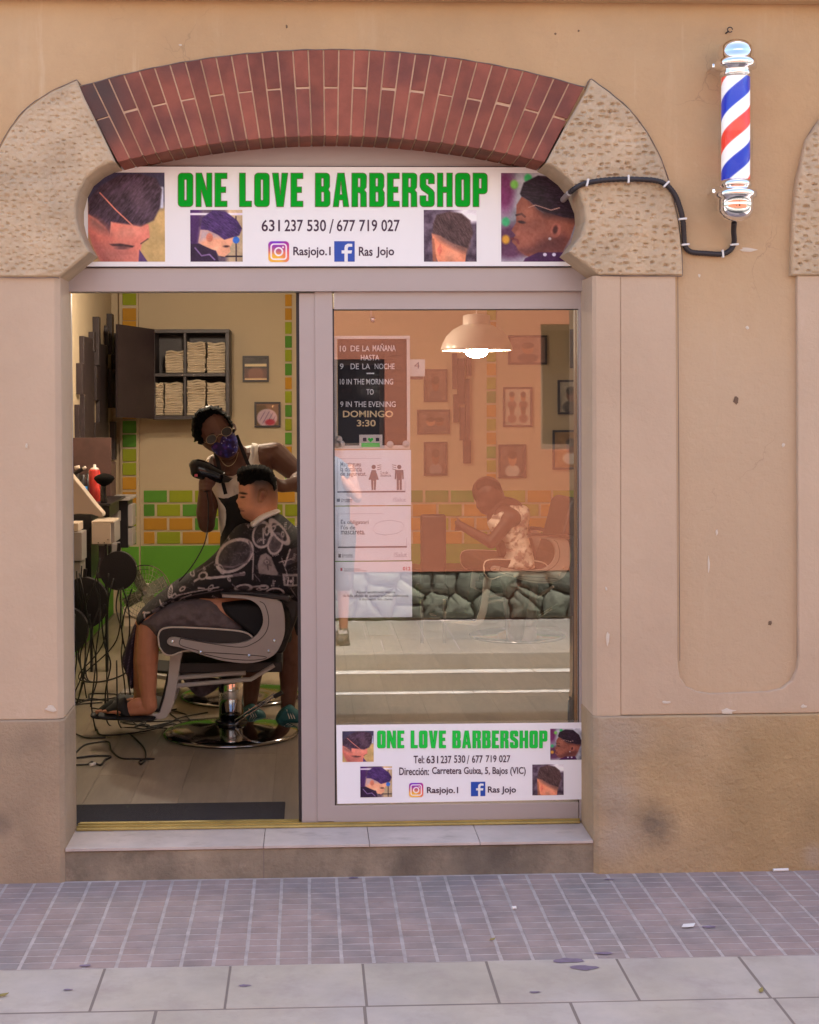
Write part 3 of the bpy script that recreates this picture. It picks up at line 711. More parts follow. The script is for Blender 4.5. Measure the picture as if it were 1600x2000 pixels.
# ---- step and sill
S0 = P(640,1650,-.03).z
step = MB().box(XL-.03, XR+.006, -.022, .15, -.28, S0-.012).build('step', M['step_render'], bld, bevel=.008, seg=3)
xs = [P(a,1650,-.03).x for a in (134,515,722,938,1161)]; xs[0] = XL+.004; xs[-1] = XR-.002
for a, b_ in zip(xs[:-1], xs[1:]):
    MB().box(a+.0012, b_-.0012, -.030, .315, S0-.011, S0+random.uniform(0,.0006)).build('sill_slab', M['sill_slab'], bld, bevel=.0012)
for x in xs[1:2]:
    MB().box(x-.0015,x+.0015,-.0235,-.021,.0,S0-.02).build('step_joint', M['slab_joint'], bld)

# paint chips, pocks and scratches on the render
mat('chip_light', (.62,.54,.45), .9); mat('chip_dark', (.16,.10,.065), .95)
def chip(a, b_, ra, rb, m, y=YB+.002, seed=1):
    c_ = P(a,b_,y); n = 12; s_ = (5.9+y)/F; pts = [(c_.x+ra*s_*(.6+.8*hsh(k,seed,3))*math.cos(2*math.pi*k/n), y-.0022, c_.z+rb*s_*(.6+.8*hsh(k,seed,4))*math.sin(2*math.pi*k/n)) for k in range(n)]
    MB().add(pts+[(c_.x,y-.0035,c_.z)]+[(x_,y+.004,z_) for x_,_,z_ in pts], [(k,(k+1)%n,n) for k in range(n)]+[(k,k+n+1,(k+1)%n+n+1,(k+1)%n) for k in range(n)]).build('paint_chip', M[m], bld)
for i, q in enumerate(((1191,462,2,9,'chip_light'),(1194,492,2,5,'chip_light'),(1187,1246,3,13,'chip_light'),(1184,1150,2,4,'chip_light'),(1300,1372,8,3,'chip_light'),(1420,1390,16,5,'chip_light'),(100,1385,9,6,'chip_light'),(1570,1380,7,3,'chip_light'),(52,870,2,5,'chip_light'))): chip(*q, seed=i+2)
for i, q in enumerate(((1438,781,6,7,'chip_dark'),(1504,1217,4,4,'chip_dark'),(1460,640,3,3,'chip_light'),(1366,538,3,3,'chip_light'),(1384,1100,2,16,'chip_light'),(1400,1040,2,6,'chip_light'),(1530,870,3,4,'chip_light'),(1085,66,2,2,'chip_dark'),(352,88,3,2,'chip_light'),(1460,488,16,4,'chip_light'),(1130,60,2,2,'chip_dark'),(560,52,2,3,'chip_dark'))): chip(*q, y=0, seed=i+30)

# ================================================================== SHOPFRONT FRAME
YF = .205
FX0, FX1 = P(100,1000,YF).x, P(1190,1000,YF).x
alu = M['aluminium']
zt = P(640,523,YF).z; zh = P(640,569,YF).z
MB().box(FX0, FX1, YF, YF+.09, zh, zt).build('frame_header', alu, bld, bevel=.002)
zs0 = P(640,322,YF).z; z9 = P(640,200,YF).z
MB().box(FX0, FX1, YF+.012, YF+.09, zt+.001, z9).build('fascia_panel', alu, bld)
MB().pbox(1145,569.5,1175,1606,YF+.01,.08).build('frame_post', alu, bld, bevel=.002)
MB().pbox(100,571,139,1630,YF+.01,.08).build('frame_post', alu, bld, bevel=.002)
MB().box(XL+.01, XR-.01, .206, .31, S0+.001, P(640,1611,.21).z).build('threshold_track', M['brass'], bld, bevel=.004)
for yy in (.225,.262): MB().box(XL+.01, XR-.01, yy, yy+.004, P(640,1611,.21).z, P(640,1611,.21).z+.006).build('threshold_rail', M['brass'], bld)
# fixed post beside the opening, then the leaf
MB().pbox(587,572,620,1607,.238,.055).build('frame_post', alu, bld, bevel=.002)
MB().pbox(581,572,588,1607,.262,.05).build('gasket', M['dark_gasket'], bld)
door = thing('sliding_door', 'glazed sliding door leaf with wide grey aluminium frame and white sticker along its foot', 'door', (P(900,1600,.25).x,.25,S0+.03))
YD = .232
def leafpart(a, b_, c_, d_): return MB().pbox(a, b_, c_, d_, YD, .045).build('door_frame', alu, door, bevel=.002)
leafpart(617.5,568,652,1605); leafpart(1131,568,1146,1603)
MB().pbox(652.5,568,1130.5,604,YD,.045).build('door_frame', alu, door, bevel=.002)
MB().pbox(652.5,1570,1130.5,1604,YD,.045).build('door_frame', alu, door, bevel=.002)
gx0,gx1,gz0,gz1 = rect(651,603,1132,1571,.25)
for (a,b_,c_,d_) in ((gx0,gx1,gz1-.006,gz1+.0),(gx0,gx1,gz0,gz0+.006),(gx0,gx0+.008,gz0,gz1),(gx1-.006,gx1,gz0,gz1)):
    MB().box(a,b_,YD+.004,YD+.022,c_,d_).build('gasket', M['dark_gasket'], door)
MB().box(gx0-.004,gx1+.004,.250,.256,gz0-.004,gz1+.004).build('door_pane', M['door_glass'], door)

# ================================================================== SIGN ABOVE THE DOOR
YS = .192
sign = thing('shop_sign', 'long white shop sign with green ONE LOVE BARBERSHOP lettering and four haircut photos', 'sign', tuple(P(640,520,YS)))
x0,x1,z0,z1 = rect(150,326,1150,520,YS)
MB().box(x0,x1,YS,YS+.012,z0,z1).build('sign_board', M['sign_white'], sign)
MB().box(x0,x1,YS-.0005,YS+.0115,z1+.0002,z1+.0035).build('sign_edge', M['dark_gasket'], sign)
MB().box(x0,x1,YS-.0005,YS+.0115,z0-.0035,z0-.0002).build('sign_edge', M['dark_gasket'], sign)

# heavy condensed capitals drawn as outlines (x 0..w, y 0..1)
def glyphs():
    g = {}; k = .155; r = .10
    g['O'] = (.44, [rrect(0,0,.44,1,.11), rrect(.185,.19,.255,.81,.03)])
    g['N'] = (.47, [[(0,0),(.155,0),(.155,.50),(.30,0),(.47,0),(.47,1),(.315,1),(.315,.50),(.17,1),(0,1)]])
    g['E'] = (.36, [[(0,0),(.36,0),(.36,.17),(.18,.17),(.18,.42),(.32,.42),(.32,.59),(.18,.59),(.18,.83),(.36,.83),(.36,1),(0,1)]])
    g['L'] = (.36, [[(0,0),(.36,0),(.36,.17),(.18,.17),(.18,1),(0,1)]])
    g['V'] = (.46, [[(.13,0),(.33,0),(.46,1),(.28,1),(.235,.36),(.18,1),(0,1)]])
    g['B'] = (.44, [[(0,0)]+arc_pts(.33,.11,.11,.11,270,360,4)+[(.44,.42),(.39,.51),(.43,.60)]+arc_pts(.32,.89,.11,.11,0,90,4)+[(0,1)], rrect(.18,.15,.26,.44,.03), rrect(.18,.60,.25,.85,.03)])
    g['A'] = (.47, [[(0,0),(.165,0),(.185,.20),(.285,.20),(.305,0),(.47,0),(.335,1),(.135,1)], [(.20,.36),(.27,.36),(.235,.74)]])
    g['R'] = (.44, [[(0,0),(.18,0),(.18,.42),(.215,.42)]+[(.25,.40),(.26,.34),(.26,.0),(.44,.0),(.43,.42),(.37,.50),(.43,.58)]+arc_pts(.33,.89,.11,.11,0,90,4)+[(0,1)], rrect(.18,.58,.255,.85,.03)])
    g['S'] = (.43, [arc_pts(.11,.11,.11,.11,180,270,4)+arc_pts(.32,.11,.11,.11,270,360,4)+[(.43,.42),(.38,.50),(.18,.66),(.18,.82),(.25,.82),(.25,.68),(.43,.68)]+arc_pts(.32,.89,.11,.11,0,90,4)+arc_pts(.11,.89,.11,.11,90,180,4)+[(0,.60),(.05,.50),(.25,.36),(.25,.17),(.18,.17),(.18,.33),(0,.33)]])
    g['H'] = (.45, [[(0,0),(.17,0),(.17,.42),(.28,.42),(.28,0),(.45,0),(.45,1),(.28,1),(.28,.59),(.17,.59),(.17,1),(0,1)]])
    g['P'] = (.43, [[(0,0),(.18,0),(.18,.38)]+arc_pts(.32,.49,.11,.11,270,360,4)+arc_pts(.32,.89,.11,.11,0,90,4)+[(0,1)], rrect(.18,.54,.255,.84,.03)])
    return g
GL = glyphs()
def headline(s, px0, py0, px1, py1, Y, m, mo, parent, lw=.0022, dep=.0016):
    sp, gap = .19, .085; wtot = 0
    for c_ in s: wtot += sp+gap if c_ == ' ' else GL[c_][0]+gap
    wtot -= gap; a, b_, c3, d3 = P(px0,py0,Y), P(px1,py0,Y), P(px0,py1,Y), P(px1,py1,Y)
    def at(u, v): q = c3.lerp(d3, u/wtot).lerp(a.lerp(b_, u/wtot), v); return (q.x, q.z)
    x = 0; ol = MB()
    for c_ in s:
        if c_ == ' ': x += sp+gap; continue
        wd, loops = GL[c_]; L = [[at(x+p, q) for p, q in lp] for lp in loops]
        MB().prism(L, Y-dep, Y).build('letter', m, parent)
        for lp in L:
            n = len(lp)
            for i in range(n):
                p, q = Vector(lp[i]), Vector(lp[(i+1)%n]); t = q-p
                if t.length < 1e-6: continue
                t.normalize(); nn = Vector((-t.y,t.x))*lw/2; p2, q2 = p-t*lw*.4, q+t*lw*.4; yy = Y-dep-.0004-.00002*(i%5)
                ol.add([(p2.x-nn.x,yy,p2.y-nn.y),(q2.x-nn.x,yy,q2.y-nn.y),(q2.x+nn.x,yy,q2.y+nn.y),(p2.x+nn.x,yy,p2.y+nn.y)], [(0,1,2,3)])
        x += wd+gap
    ol.build('letter_outline', mo, parent)
headline('ONE LOVE BARBERSHOP', 348,338,952,404, YS-.0008, M['green_letters'], M['letter_outline'], sign)
pi = M['purple_ink']; YT = YS-.0012
def numbers(s, a, b_, c_, d_, Y, par, m=pi, bold=.014): return text(s, a, b_, c_, d_, Y, m, par, bold=bold)
numbers('631', 511,429,547,452, YT, sign); numbers('237', 556,429,592,452, YT, sign); numbers('530', 600,429,637,452, YT, sign)
numbers('/', 643,428,652,456, YT, sign, bold=0); numbers('677', 658,429,694,452, YT, sign); numbers('719', 702,429,737,452, YT, sign); numbers('027', 745,429,781,452, YT, sign)
numbers('Rasjojo.1', 573,482,646,504, YT, sign, bold=.018); numbers('Ras', 701,482,728,500, YT, sign, bold=.018); numbers('Jojo', 735,482,770,504, YT, sign, bold=.018)

def icon_camera(U, V):
    top_ = np.array([120,40,200.]); img = blend(np.zeros(U.shape+(3,))+np.array([225,45,120.]), cov(sdell(U,V,.25,1.05,.75,.75), .8), (250,190,70)); img = blend(img, cov(sdell(U,V,.35,-.05,.55,.42), .6), top_)
    rr = lambda hw, r_: np.sqrt(np.maximum(np.abs(U-.5)-hw+r_,0)**2+np.maximum(np.abs(V-.5)-hw+r_,0)**2)-r_
    img = blend(img, cov(np.abs(rr(.36,.13))-.035,.03), (255,245,250)); img = blend(img, cov(np.abs(np.hypot(U-.5,V-.5)-.18)-.038,.03), (255,245,250)); img = blend(img, cov(np.hypot(U-.71,V-.29)-.045,.03), (255,245,250))
    return blend(img, cov(-rr(.5,.2)+0, .03), (240,232,240))
def icon_f(parent, a, b_, c_, d_, Y):
    MB().pbox(a,b_,c_,d_,Y,.0008).build('square_emblem', M['blue_ink'], parent)
    w_, h = c_-a, d_-b_; q = [(.50,1),(.66,1),(.66,.60),(.84,.60),(.87,.45),(.66,.45),(.66,.34),(.70,.27),(.88,.27),(.88,.13),(.66,.12),(.53,.20),(.50,.32),(.50,.45),(.36,.45),(.36,.60),(.50,.60)]
    MB().pprism([(a+w_*u, b_+h*v) for u, v in q], Y-.0008, .0006).build('letter', M['white_ink'], parent)
print_panel('camera_emblem', 524,471,565,512, YT, icon_camera, sign, 60, 60); icon_f(sign, 653,471,693,511, YT)

# generic haircut photographs, painted on the print
def photo(box, bgf, layers, seed):
    bx0, by0, bx1, by1 = box; s_ = 5.0
    def fn(U, V):
        X, Y = bx0+(bx1-bx0)*U, by0+(by1-by0)*V; img = bgf(X, Y, U, V)
        for L_ in layers:
            if L_[0] == 'p': img = blend(img, cov(sdpoly(X,Y,L_[1]), L_[3]), L_[2])
            elif L_[0] == 'l': img = blend(img, cov(sdline(X,Y,L_[1])-L_[4], L_[3]), L_[2])
            elif L_[0] == 'e': img = blend(img, cov(sdell(X,Y,*L_[1]), L_[3])*(L_[4] if len(L_) > 4 else 1), L_[2])
            elif L_[0] == 'h':       # hair: streaked polygon
                m_ = cov(sdpoly(X,Y,L_[1]), L_[3]); st = fbm((X*math.cos(L_[4])+Y*math.sin(L_[4]))/34, (-X*math.sin(L_[4])+Y*math.cos(L_[4]))/6.5, seed, 3)
                img = img*(1-m_[...,None]) + (np.asarray(L_[2],float)[None,None]+ (st[...,None]-.45)*np.array(L_[5],float))*m_[...,None]
        img = img*(.80+.42*fbm(U*4+seed,V*4,seed,3)[...,None])*(1.06-.16*V[...,None]); return img*1.06 + (fbm(U*45,V*45,seed,2)[...,None]-.5)*22
    return fn
def bgA(X,Y,U,V):
    i = np.zeros(U.shape+(3,))+np.array([205,172,112.]); i = blend(i, cov(V-.33-.1*fbm(U*5,V*5,3),.12), (60,55,80)); return blend(i, cov(np.abs(U-.95)-.035,.02)*cov(np.abs(V-.28)-.12,.02), (200,205,225))
photoA = photo((85,62,675,748), bgA, [('p',[(80,350),(260,430),(550,460),(560,560),(500,600),(490,650),(478,755),(185,755),(118,620),(75,480)],(238,138,118),6),
  ('p',[(75,470),(150,540),(200,640),(260,755),(185,755),(118,620)],(205,110,98),50), ('h',[(85,380),(95,260),(180,165),(320,85),(480,70),(610,105),(655,190),(640,330),(590,430),(490,478),(420,465),(262,442),(250,530),(215,480),(150,420)],(62,44,58),14,-.9,(70,60,80)),
  ('p',[(85,400),(150,410),(220,470),(255,535),(180,520),(100,470)],(150,98,90),60), ('l',[(178,218),(300,350),(425,468)],(225,140,120),5,5), ('l',[(265,445),(255,560)],(235,150,130),6,3),
  ('p',[(245,612),(330,608),(440,626),(425,640),(340,634),(270,628)],(70,45,48),8), ('e',(345,642,50,12,0),(120,75,75),12), ('l',[(490,610),(545,572)],(60,40,45),6,4), ('p',[(478,655),(545,755),(470,755)],(92,62,118),6), ('e',(400,520,110,40,-8),(255,175,150),60,.5), ('e',(300,690,150,60,10),(150,95,95),80,.35), ('e',(235,560,40,70,0),(190,100,90),60,.4), ('e',(500,300,60,120,-30),(120,95,110),70,.4), ('e',(330,190,120,30,-25),(110,85,115),50,.4)], 3)
def bgB(X,Y,U,V):
    i = np.zeros(U.shape+(3,))+np.array([95,78,92.]); i = blend(i, cov(U-.2,.1), (70,38,90)); i = blend(i, cov(-(U-.7),.1), (190,165,130)); return blend(i, cov(np.abs(V-.08)-.02,.02), (215,205,225))
photoB = photo((865,350,1265,745), bgB, [('l',[(1215,400),(1215,740)],(50,35,50),5,5),('l',[(1100,705),(1260,705)],(40,30,40),5,6),('p',[(925,600),(945,490),(1060,500),(1130,560),(1200,545),(1185,610),(1165,640),(1172,668),(1150,690),(1125,708),(1080,700),(1060,660),(1000,645)],(232,165,130),5),
  ('p',[(928,600),(942,490),(1060,520),(1110,560),(1000,560)],(175,150,150),40), ('h',[(942,500),(955,410),(1040,352),(1140,365),(1225,430),(1262,492),(1240,545),(1125,578),(1075,540),(1000,505)],(66,42,92),8,.6,(60,45,70)), ('e',(1012,560,26,34,0),(205,120,95),8), ('e',(1140,628,22,8,0),(60,35,40),8),
  ('e',(1215,580,26,26,0),(50,110,200),6), ('p',[(860,610),(930,608),(1060,665),(1085,755),(860,755)],(48,28,58),6), ('l',[(900,640),(950,700),(1010,690),(1050,730)],(140,110,160),5,5)], 5)
def bgC(X,Y,U,V):
    i = np.zeros(U.shape+(3,))+np.array([92,76,92.])+(fbm(U*9,V*9,8)[...,None]-.5)*90; return blend(i, cov(sdell(U,V,.95,.08,.35,.16),.1), (235,230,235))
photoC = photo((198,370,620,787), bgC, [('p',[(262,560),(330,560),(560,600),(540,690),(528,795),(312,795),(272,690)],(245,150,112),6), ('p',[(300,690),(330,640),(345,700),(322,740)],(225,120,95),10), ('p',[(262,600),(280,600),(300,790),(270,790)],(170,105,80),12), ('e',(430,740,70,50,0),(255,180,145),60,.5),
  ('p',[(270,560),(420,600),(560,640),(540,720),(430,680),(330,620)],(150,105,92),40), ('h',[(272,480),(300,410),(400,382),(500,398),(570,455),(592,560),(548,680),(430,640),(330,580),(270,560)],(80,58,58),14,1.0,(60,50,50))], 7)
def bgD(X,Y,U,V):
    n = fbm(U*6,V*6,12); i = np.zeros(U.shape+(3,))+np.array([165,165,175.])+(n[...,None]-.5)*120; i = blend(i, cov(sdell(U,V,.05,.2,.12,.25),.1), (110,40,90)); i = blend(i, cov(sdell(U,V,.12,.78,.25,.2),.1), (95,55,85))
    for a_, b2, c2 in ((.35,.06,(50,160,90)),(.06,.55,(60,170,110)),(.06,.75,(235,170,60)),(.17,.13,(120,190,80))): i = blend(i, cov(sdell(U,V,a_,b2,.05,.05),.03), c2)
    return i
photoD = photo((818,73,1410,787), bgD, [('p',[(935,330),(975,262),(1035,300),(1100,370),(1150,400),(1400,430),(1345,600),(1290,700),(1260,760),(1060,760),(1000,735),(948,695),(930,660),(898,628),(908,600),(928,572),(896,535),(932,470)],(150,88,72),6),
  ('p',[(1000,735),(948,695),(1100,640),(1300,560),(1340,600),(1290,720)],(112,62,58),60), ('p',[(1035,300),(1150,420),(1400,470),(1380,400),(1300,300)],(80,48,48),60), ('h',[(962,240),(990,150),(1100,92),(1250,105),(1365,220),(1412,360),(1398,440),(1300,430),(1200,400),(1110,370),(1035,298),(975,262)],(38,24,38),10,.2,(50,35,50)),
  ('l',[(1028,350),(1080,330),(1140,350),(1200,372),(1265,352)],(205,165,150),5,3), ('l',[(935,412),(975,402),(1000,425)],(50,28,32),8,8), ('e',(975,468,30,12,10),(45,28,34),8), ('e',(1235,535,40,60,10),(170,100,85),6), ('e',(1232,530,18,34,10),(75,38,38),12), ('e',(1190,603,11,11,0),(245,245,250),4),
  ('l',[(900,600),(940,612),(950,640)],(120,55,60),6,9), ('p',[(1000,760),(1100,712),(1290,712),(1330,800),(980,800)],(72,32,78),6), ('e',(1152,730,14,14,0),(225,215,235),4),('e',(1222,730,14,14,0),(225,215,235),4), ('e',(1010,400,50,60,0),(190,120,95),70,.5), ('e',(1030,600,70,60,0),(178,105,85),80,.5), ('e',(1190,640,90,50,0),(85,45,45),80,.5), ('e',(945,560,18,22,0),(190,115,95),14,.5)], 9)
YPp = YS-.001
pa = print_panel('printed_photo', 172,337,322,511, YPp, photoA, sign, 130, 140); tag(pa, 'photo of a head with a shaved line through slicked hair')
pb = print_panel('printed_photo', 372,410,474,511, YPp, photoB, sign, 100, 100); tag(pb, 'photo of a wavy purple haircut in profile')
pc = print_panel('printed_photo', 828,410,931,511, YPp, photoC, sign, 100, 100); tag(pc, 'photo of the back of a faded haircut')
pd = print_panel('printed_photo', 979,338,1130,511, YPp, photoD, sign, 130, 140); tag(pd, 'photo of a child in profile with a curved line in the hair')

# ================================================================== STICKER ON THE FOOT OF THE DOOR
YK = .229
stk = thing('door_sticker', 'long white sticker with green lettering and phone numbers along the foot of the sliding door', 'sticker', tuple(P(900,1568,YK)))
MB().pprism([(657,1416),(1145,1411),(1147,1561),(659,1570)], YK, .0014).build('sticker_sheet', M['sticker_white'], stk)
YK2 = YK-.0014
headline('ONE LOVE BARBERSHOP', 737,1427,1069,1461, YK2, M['pale_green_letters'], M['green_letters'], stk, lw=.0012, dep=.0010)
for fn, bx, s_ in ((photoA,(669,1428,730,1488),0),(photoD,(1075,1423,1136,1484),0),(photoB,(704,1497,766,1557),0),(photoC,(1040,1493,1101,1553),0)):
    print_panel('printed_photo', *bx, YK2-.0002, fn, stk, 60, 60)
t2 = lambda s, a, b_, c_, d_, bo=.014: text(s, a, b_, c_, d_, YK2-.0003, pi, stk, bold=bo)
t2('Tel:',808,1476,829,1491); t2('631',833,1476,856,1491); t2('237',861,1476,882,1491); t2('530',887,1475,909,1490); t2('/',912,1475,917,1492,0); t2('677',922,1475,943,1490); t2('719',949,1475,970,1489); t2('027',975,1475,997,1489)
t2('Dirección:',780,1499,838,1514,.016); t2('Carretera Guixa, 5, Bajos (VIC)',844,1498,1027,1516,.016)
print_panel('camera_emblem',799,1529,827,1557,YK2-.0003,icon_camera,stk,44,44); icon_f(stk,920,1527,948,1555,YK2-.0004)
t2('Rasjojo.1',834,1537,895,1553,.02); t2('Ras Jojo',953,1536,1008,1552,.02)

# ================================================================== LETTER BOARD AND NOTICES BEHIND THE GLASS
YL = .268
lb = thing('letter_board', 'white framed black letter board with opening hours, hung behind the door glass', 'letter board', tuple(P(727,875,YL)))
MB().pbox(660,662,795,870,YL+.004,.006).build('felt', M['felt_black'], lb)
bars = MB()
bars.pbox(653,656,801,662,YL-.003,.016).pbox(653,870,801,877,YL-.003,.016).pbox(653,662,658.5,870,YL-.003,.016).pbox(795,662,801,870,YL-.003,.016)
for nm, bx in (('frame_bar',(653,656,801,662)),('frame_bar',(653,870,801,877)),('frame_bar',(653,662.3,658.5,869.7)),('frame_bar',(795,662.3,801,869.7))): MB().pbox(*bx,YL-.003,.016).build(nm, M['white_plastic'], lb, bevel=.001)
gr = MB()
for k in range(50): gr.pbox(660,663+k*4.1,795,664.6+k*4.1,YL+.0025,.002)
gr.build('felt_ridges', M['felt_black'], lb)['kind'] = 'stuff'
wi = M['white_ink']; tl = lambda s, a, b_, c_, d_, m=wi, bo=.006: text(s, a, b_, c_, d_, YL+.0015, m, lb, bold=bo)
tl('10',664,675,676,687); tl('DE',685,675,702,686); tl('LA',708,675,722,686); tl('MAÑANA',728,671,773,686); tl('HASTA',705,693,741,704)
tl('9',664,710,671,721); tl('DE',685,710,701,721); tl('LA',708,710,723,721); tl('NOCHE',732,710,771,721); tl('—',716,728,731,730.5)
tl('10 IN THE MORNING',664,740,768,751); tl('TO',716,760,730,771); tl('9 IN THE EVENING',665,784,773,795)
tl('DOMINGO',670,802,768,815,M['cream_letters'],.02); tl('3:30',697,820,734,833,M['cream_letters'],.02)
cd = MB().pbox(702,849,747,874,YL-.0045,.001).build('small_card', M['white_plastic'], lb)
MB().pbox(706,865,742,873,YL-.0055,.0008).build('green_band', M['pale_green_letters'], cd)
for a_ in (709,734): MB().pbox(a_,855,a_+7,862,YL-.0055,.0008).build('thumbnail', M['purple_ink'], cd)
MB().pprism([(724,864),(719,859),(719,856),(722,855),(724,857),(726,855),(729,856),(729,859)],YL-.0055,.0008).build('heart', M['pale_green_letters'], cd)
for a_, b_ in ((662,858),(660,868),(667,867),(762,868),(793,867)):
    MB().lathe([(.001,-.006),(.010,-.004),(.015,.001),(.013,.006)], tuple(P(a_,b_,YL-.006)), 12, 'Y').build('magnet', M['piping'], lb, smooth=True)
def notice(label, box, cat='notice'):
    t = thing('notice_sheet', label, cat, tuple(P((box[0]+box[2])/2, box[3], YL)))
    MB().pbox(*box, YL, .0015).build('sheet', M['paper'], t, bevel=.0004); return t
tn = lambda t, s, a, b_, c_, d_, m=None, bo=.012: text(s, a, b_, c_, d_, YL-.0006, m or M['grey_ink'], t, bold=bo)
n1 = notice('white distancing notice with a woman and a man pictogram, below the letter board', (653.5,879,803,987))
tn(n1,'Mantingueu',665,902,705,914); tn(n1,'la distància',665,911,707,921); tn(n1,'de seguretat.',665,921,716,932)
def person_icon(t, cx, y0, skirt):
    b = MB().lathe([(.0006,0),(.0072,0)], tuple(P(cx,y0,YL-.0012)), 16, 'Y', False)
    MB().lathe([(.00905,-.0002),(.009,.0006)], tuple(P(cx,y0,YL-.0008)), 16, 'Y').build('pictogram', M['grey_ink'], t)
    if skirt: q = [(cx-4,y0+6),(cx+4,y0+6),(cx+9,y0+22),(cx+10,y0+25),(cx+5,y0+25),(cx+4,y0+45),(cx+.6,y0+45),(cx+.6,y0+27),(cx-.6,y0+27),(cx-.6,y0+45),(cx-4,y0+45),(cx-5,y0+25),(cx-10,y0+25),(cx-9,y0+22)]
    else: q = [(cx-8,y0+6),(cx+8,y0+6),(cx+9,y0+24),(cx+6,y0+24),(cx+5,y0+10),(cx+5,y0+45),(cx+.7,y0+45),(cx+.7,y0+26),(cx-.7,y0+26),(cx-.7,y0+45),(cx-5,y0+45),(cx-5,y0+10),(cx-6,y0+24),(cx-9,y0+24)]
    MB().pprism(q, YL-.0009, .0006).build('pictogram', M['grey_ink'], t)
person_icon(n1,730,912,True); person_icon(n1,780,912,False); tn(n1,'2 m de',743,920,758,926); tn(n1,'distància',743,926,764,931)
for yy in (0,4,8): MB().pprism([(737,909+yy),(745,907+yy),(745,908.2+yy),(737,910.2+yy)],YL-.0009,.0006).build('breath_mark',M['grey_ink'],n1); MB().pprism([(766,907+yy),(774,909+yy),(774,910.2+yy),(766,908.2+yy)],YL-.0009,.0006).build('breath_mark',M['grey_ink'],n1)
def rule(t, a, b_, c_, d_, m='grey_ink'): MB().pbox(a,b_,c_,d_,YL-.0009,.0006).build('ruled_line', M[m], t)
rule(n1,659,895,745,895.8,'pale_ink'); rule(n1,659,959,792,962); rule(n1,659,896,659.8,958,'pale_ink'); rule(n1,791,940,791.8,958,'pale_ink')
MB().pbox(658,974,664,980,YL-.0009,.0006).build('emblem', M['grey_ink'], n1); tn(n1,'Generalitat',666,974,688,977.5); tn(n1,'de Catalunya',666,978,688,981.5); tn(n1,'/Salut',767,972,793,980,M['pale_ink'])
n2 = notice('white mask notice with a faint mask outline, middle one of the three sheets', (654,989,803,1095))
tn(n2,'És obligatori',666,1014,720,1026); tn(n2,"l'ús de",666,1026,694,1034); tn(n2,'mascareta.',666,1035,713,1044)
mo = [(728,1035),(733,1024),(745,1018),(765,1016),(784,1020),(789,1026),(786,1036),(775,1042),(752,1045),(735,1042),(728,1035)]
for p, q in zip(mo[:-1], mo[1:]): MB().pprism([(p[0],p[1]-.5),(q[0],q[1]-.5),(q[0],q[1]+.5),(p[0],p[1]+.5)],YL-.0009,.0006).build('mask_outline', M['pale_ink'], n2)
rule(n2,660,1003,748,1003.8,'pale_ink'); rule(n2,660,1067,795,1070); rule(n2,660,1004,660.8,1066,'pale_ink'); rule(n2,794,1050,794.8,1066,'pale_ink')
MB().pbox(661,1082,666,1089,YL-.0009,.0006).build('emblem', M['grey_ink'], n2); tn(n2,'Generalitat',668,1082,689,1085.5); tn(n2,'de Catalunya',668,1086,690,1089.5); tn(n2,'/Salut',769,1079,795,1088,M['pale_ink'])
n3 = notice('lilac white complaint forms notice with small centred text, lowest of the three sheets', (654.5,1097,805,1206))
MB().pbox(665,1109,669,1115,YL-.0009,.0006).build('emblem', M['red_ink'], n3); tn(n3,'Generalitat de Catalunya',672,1110,704,1112.8); tn(n3,'Agència Catalana del Consum',672,1113.5,716,1116.5); tn(n3,'012',787,1107,802,1114,M['red_ink'],.03)
tn(n3,'Aquest establiment disposa',696,1154,772,1160.5); tn(n3,'de fulls oficials de queixa/reclamació/denúncia',670,1161,798,1167.5); tn(n3,'a disposició dels clients',702,1168,767,1174)
card = thing('price_card', 'small pale green card standing right of the letter board', 'card', tuple(P(815,735,YL+.02)))
MB().pbox(801,702,830,735,YL+.012,.004).build('card_face', M['ceiling_white'], card); MB().pbox(802,735.2,827,741,YL+.012,.012).build('card_foot', M['dark_wood'], card); text('4',809,707,820,720,YL+.0112,M['grey_ink'],card,'numeral',0)
cam_ = thing('sensor_knob', 'small round metal knob on the brown wall above the letter board', 'knob', tuple(P(728,624,.30)))
MB().lathe([(.003,0),(.013,.004),(.014,.012),(.007,.022),(.003,.024)], tuple(P(728,624,.29)), 14, 'Y').build('knob', M['chrome'], cam_, smooth=True); MB().pbox(723,606,727,622,.292,.004).build('stem', M['piping'], cam_)

# ================================================================== BARBER POLE
bp_ = thing('barber_pole', 'blue, white and red striped barber pole with chrome caps on the wall', 'barber pole', tuple(P(1437,430,-.02)))
pc_ = P(1437,250,-.115); u = (5.9-.115)/F
def zz(py): return P(1437,py,-.115).z - pc_.z
cx, cy, cz = pc_
def lat(name, prof, m): return MB().lathe([(r*u*1.06, zz(h)) for r, h in prof], (cx,cy,cz), 48).build(name, m, bp_, smooth=True)
o = lat('top_cap', [(3,77),(14,79),(24,84),(31,93),(33,104),(32,116),(37,118),(39,125),(38,134),(28,136),(28,141),(30,143),(30,149),(26,151),(26,158),(1,158)], M['chrome'])
lat('bottom_cap', [(1,352),(26,352),(28,355),(30,358),(30,364),(28,366),(27,370),(38,373),(40,379),(39,386),(33,389),(34,400),(33,414),(27,425),(15,432),(3,434)], M['chrome'])
